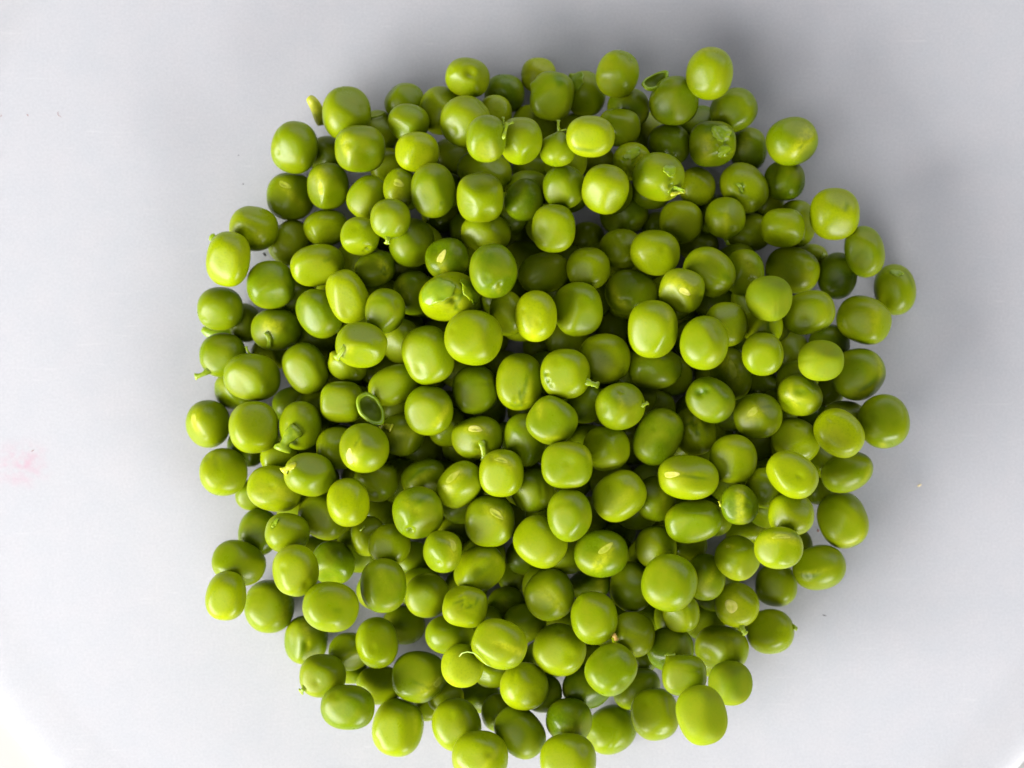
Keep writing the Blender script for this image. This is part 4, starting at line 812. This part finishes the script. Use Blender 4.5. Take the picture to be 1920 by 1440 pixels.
def make_pea(D):
    ident, x, y, w, h, ang, lvl, opts, label = D
    S = dict(x=x, y=y, w=w, h=h, th=math.radians(ang), opts=opts, seed=sum(ord(c) * (i + 3) for i, c in enumerate(ident)) * 13 % 9973)
    S['pale'] = ident in ('C62', 'B16', 'B30', 'C15', 'D32', 'C29')
    setup(S)
    X, Y, z, a, b, c = settle(x, y, w, h, S['th'])
    rest.append((X, Y, a, b, S['th'], c, z))
    S['z'] = z
    # a superquadric fills its box a little more than the outline read from the photo, facets take a little away
    S['abc'] = np.array([a, b, c])
    P = shape_points(S, DIRS)
    # keep the outline at the size read off the photo
    ext = np.array([np.abs(P[:, 0]).max(), np.abs(P[:, 1]).max()])
    S['abc'] = S['abc'] * np.array([a / ext[0], b / ext[1], 1.0])
    P = shape_points(S, DIRS)
    o = mesh_obj("pea", P, QUADS, M_MATTE if S['matte'] else M_PEA, pig=pigment(S, DIRS))
    o.location = (X, Y, z)
    to_cam = (Vector((0, 0, CAM_H)) - Vector((X, Y, z))).normalized()
    q = Vector((0, 0, 1)).rotation_difference(to_cam)
    o.rotation_mode = 'QUATERNION'
    o.rotation_quaternion = q @ Quaternion((0, 0, 1), -S['th'])
    tag(o, label, "pea", "shelled green peas heaped on the plate")
    if 'hil' in S: scar(S, o)
    for k_, a_ in parse(opts):
        if k_ == 'K': flap(S, o, a_)
        elif k_ == 'S':
            stalk(S, o, a_, M_STALK_O if ident == 'D49' else M_STALK_Y if ident in ('C19', 'A44', 'C30', 'C57') else M_STALK)
    return z

tops = {}
LOW = [d for d in PEAS if d[6] < 1.45]
for D in sorted(LOW, key=lambda d: d[6]): tops[D[0]] = make_pea(D)

# peas buried under the heap, glimpsed only as dark shapes in the gaps between the others
rnd = random.Random(7)
bV, bF, bP, off = [], [], [], 0
gaps = [(668, 332), (525, 735), (1340, 1030), (795, 1205), (1128, 300)]
spots = []
for row in range(15):
    for col in range(15):
        spots.append((480 + col * 78 + (row % 2) * 39 + rnd.uniform(-6, 6), 290 + row * 68 + rnd.uniform(-6, 6)))
for _ in range(500):
    p = (rnd.uniform(480, 1580), rnd.uniform(300, 1250))
    if all(math.hypot(p[0] - q[0], p[1] - q[1]) > 60 for q in spots): spots.append(p)
kept = [p for p in spots if all(math.hypot(p[0] - d_[1], p[1] - d_[2]) > 43 for d_ in LOW)] + [(d_[1], d_[2]) for d_ in LOW]
for _ in range(6000):
    p = (rnd.uniform(480, 1580), rnd.uniform(300, 1250))
    if all(math.hypot(p[0] - q[0], p[1] - q[1]) > 52 for q in kept): spots.append(p); kept.append(p)
for px, py in spots:
    r = math.hypot((px - 1015) / 520, (py - 770) / 480)
    if r < 1 and all(math.hypot(px - gx, py - gy) > 60 for gx, gy in gaps) and all(math.hypot(px - d_[1], py - d_[2]) > 43 for d_ in LOW):
        d = rnd.uniform(80, 92)
        x, y, z, a, b, c = settle(px, py, d, d * rnd.uniform(.88, 1), rnd.uniform(0, 3), .90)
        rest.append((x, y, a, b, 0, c, z))
        S = dict(q=2.25, facets=[], dents=[], grooves=[])
        for _ in range(3):
            v = np.array([rnd.uniform(-1, 1), rnd.uniform(-1, 1), rnd.uniform(-.2, 1)]); v /= np.linalg.norm(v)
            S['facets'].append((v, rnd.uniform(.88, .95)))
        S['abc'] = np.array([a, b, c])
        P = shape_points(S, DIRS_LO)
        bV.append(P + np.array([x, y, z])); bF.append(QUADS_LO + off); off += len(P)
        pg = np.zeros((len(P), 4)); pg[:, 2] = rnd.uniform(.1, .6); bP.append(pg)
o = mesh_obj("buried_peas", np.concatenate(bV), np.concatenate(bF), M_LOW, pig=np.concatenate(bP))
tag(o, "shaded green peas at the bottom of the heap, seen only through the gaps", kind='stuff')


for D in sorted((d for d in PEAS if d[6] >= 1.45), key=lambda d: d[6]): tops[D[0]] = make_pea(D)

# ------------------------------------------------------------------ loose skins, strip, fibre, flecks
def cup(px, py, w, h, ang, z, tilt, depth, label, name="empty_pea_skin"):
    """half a pea skin lying open: a thin bowl with a thick rolled rim, open towards +Z"""
    k = px_m(z); N, K = 40, 9
    V, fs, mi = [], [], []
    prof = []
    for i in range(K):                     # outside, from the bottom up
        f = i / (K - 1); a = f * math.pi / 2
        prof.append((math.sin(a), -math.cos(a)))
    for i in range(1, 4):
        a = math.pi * i / 4
        prof.append((0.88 + .12 * math.cos(a), .10 * math.sin(a)))
    ni = len(prof)
    for i in range(K):
        f = 1 - i / (K - 1); a = f * math.pi / 2
        prof.append((.76 * math.sin(a) + .001, -.72 * math.cos(a)))
    A, B = w / 2 * k, h / 2 * k
    for r, zz in prof:
        for j in range(N):
            t = 2 * math.pi * j / N
            wob = 1 + .07 * math.sin(2 * t + 1) + .045 * math.sin(3 * t + 2) * r + .02 * math.sin(7 * t) * r
            V.append((A * (r + .001) * math.cos(t) * wob, B * (r + .001) * math.sin(t) * wob, depth * zz * (A + B) / 2 + .12 * A * math.cos(2 * t) * r))
    for i in range(len(prof) - 1):
        for j in range(N):
            q = (j + 1) % N
            fs.append((i * N + j, i * N + q, (i + 1) * N + q, (i + 1) * N + j)); mi.append(1 if i >= ni else 0)
    me = bpy.data.meshes.new(name); me.from_pydata(V, [], fs)
    me.materials.append(M_FLAP); me.materials.append(M_FLAPIN)
    for p_, m_ in zip(me.polygons, mi): p_.use_smooth = True; p_.material_index = m_
    o = bpy.data.objects.new(name, me); SC.collection.objects.link(o)
    o.location = at(px, py, z); o.rotation_euler = (tilt[0], tilt[1], -math.radians(ang))
    tag(o, label, "pea skin", "loose pea skins on the heap")
    return o
cup(1228, 150, 54, 36, -28, tops['A27'] + .0045, (-.62, .1), .8, "small empty cup of pea skin with a dark hollow, at the pile's top edge")
cup(696, 766, 66, 50, 62, tops['C12'] + .0052, (-.5, -.12), .75, "open empty skin cup like a tiny bowl, right above the pea with the corner scar")

def ribbon(name, pxs, z0, width, mat, label, cat, group=None, thick=.0006, dz=None, cup_=.5):
    """curved strip of skin through photo points pxs, heights z0 + dz, standing partly on edge"""
    n = len(pxs); M = 6; V, fs = [], []
    P = [at(a, b, z0 + (dz[i] if dz else 0)) for i, (a, b) in enumerate(pxs)]
    for i in range(n):
        d = (P[min(i + 1, n - 1)] - P[max(i - 1, 0)]).normalized()
        s = Vector((0, 0, 1)).cross(d).normalized()
        w = width[i] / 2 * px_m(z0)
        for j in range(M + 1):
            f = j / M * 2 - 1
            V.append(P[i] + s * w * f + Vector((0, 0, cup_ * w * (1 - f * f))))
    for i in range(n - 1):
        for j in range(M):
            a = i * (M + 1) + j
            fs.append((a, a + 1, a + M + 2, a + M + 1))
    me = bpy.data.meshes.new(name); me.from_pydata([tuple(v) for v in V], [], fs)
    for p_ in me.polygons: p_.use_smooth = True
    me.materials.append(mat)
    o = bpy.data.objects.new(name, me); SC.collection.objects.link(o)
    m1 = o.modifiers.new("thickness", 'SOLIDIFY'); m1.thickness = thick; m1.offset = 0
    m2 = o.modifiers.new("smooth", 'SUBSURF'); m2.levels = m2.render_levels = 2
    tag(o, label, cat, group); return o
ribbon("pod_strip", [(578, 182), (587, 190), (595, 205), (600, 222), (603, 236)], .006, [8, 16, 19, 19, 9], M_STALK_Y,
       "yellow-green torn strip of pod skin leaning on the top left pea", "pod strip", thick=.0009, dz=[.001, .001, 0, -.001, -.002], cup_=1.1)
ribbon("thin_peel", [(378, 616), (396, 626), (418, 628), (440, 620)], .0012, [10, 26, 26, 12], M_FLAP,
       "thin bright green peel flat on the plate between two left edge peas", "peel", thick=.0003, dz=[0, .0006, .0006, 0])
ribbon("thin_peel", [(394, 452), (398, 443), (404, 440)], .004, [5, 12, 6], M_FLAP,
       "tiny pale peel edge showing behind a pea at the upper left edge", "peel", thick=.0003)

fz = tops['E13'] + .0042
pts = [at(a, b, fz + c) for a, b, c in ((861, 1231, .0002), (866, 1225, .0006), (876, 1222, .0010), (888, 1224, .0011), (898, 1231, .001), (906, 1240, .0008), (914, 1247, .0004), (920, 1249, .0002))]
tag(tube("fibre", [tuple(p) for p in pts], [.00008, .0001, .0001, .00011, .00011, .0001, .0001, .00006], M_FIBRE),
    "hair-thin curved green fibre lying over a pea near the bottom", "fibre")

def fleck(px, py, L, W, ang, mat, name, label, cat, bend=0.0):
    k = px_m(0); a = math.radians(-ang); pts = []
    c = at(px, py, 0.00022)
    for i in range(7):
        f = i / 6 - .5
        x, y = f * L * k, bend * L * k * (f * f * 4 - 1)
        pts.append((c.x + x * math.cos(a) - y * math.sin(a), c.y + x * math.sin(a) + y * math.cos(a), c.z))
    r = W / 2 * k
    tag(tube(name, pts, [r * .4, r * .9, r, r * 1.1, r * .9, r * .7, r * .3], mat, flat=.6, seg=8), label, cat)
fleck(496, 477, 8, 4.5, 50, M_BLACK, "dark_fleck", "black speck on the plate in the gap between peas at upper left", "speck")
fleck(1534, 995, 6, 4, 70, M_RED, "dark_fleck", "dark reddish speck beside the big egg-shaped pea on the right", "speck")
fleck(1546, 1154, 8, 1.6, 15, M_BLACK, "dark_fleck", "short black dash on the bare plate at lower right", "speck")
fleck(456, 345, 2.6, 2, 0, M_BLACK, "dark_fleck", "black dot on the plate left of the upper left peas", "speck")
fleck(447, 291, 2.2, 1.6, 0, M_BLACK, "dark_fleck", "faint black dot on the plate, higher of two at upper left", "speck")
fleck(112, 214, 12, 1.1, 60, M_RED, "red_fibre", "curled reddish thread on the plate near the top left corner", "fibre", .25)
fleck(52, 216, 5, 1.6, 35, M_RED, "red_fibre", "short dark red thread between the two others at upper left", "fibre")
fleck(2, 217, 5, 1.6, -45, M_RED, "red_fibre", "reddish thread at the very left edge of the picture", "fibre")
fleck(1724, 910, 9, 4, -20, M_CRUMB, "pale_crumb", "pale cream crumb alone on the plate, right of the pile", "crumb")
fleck(61, 845, 6, 1.6, -35, M_RED, "red_fibre", "faint dark thread just above the pink stain", "fibre")
print("peas", len(PEAS), "max z", max(tops.values()))
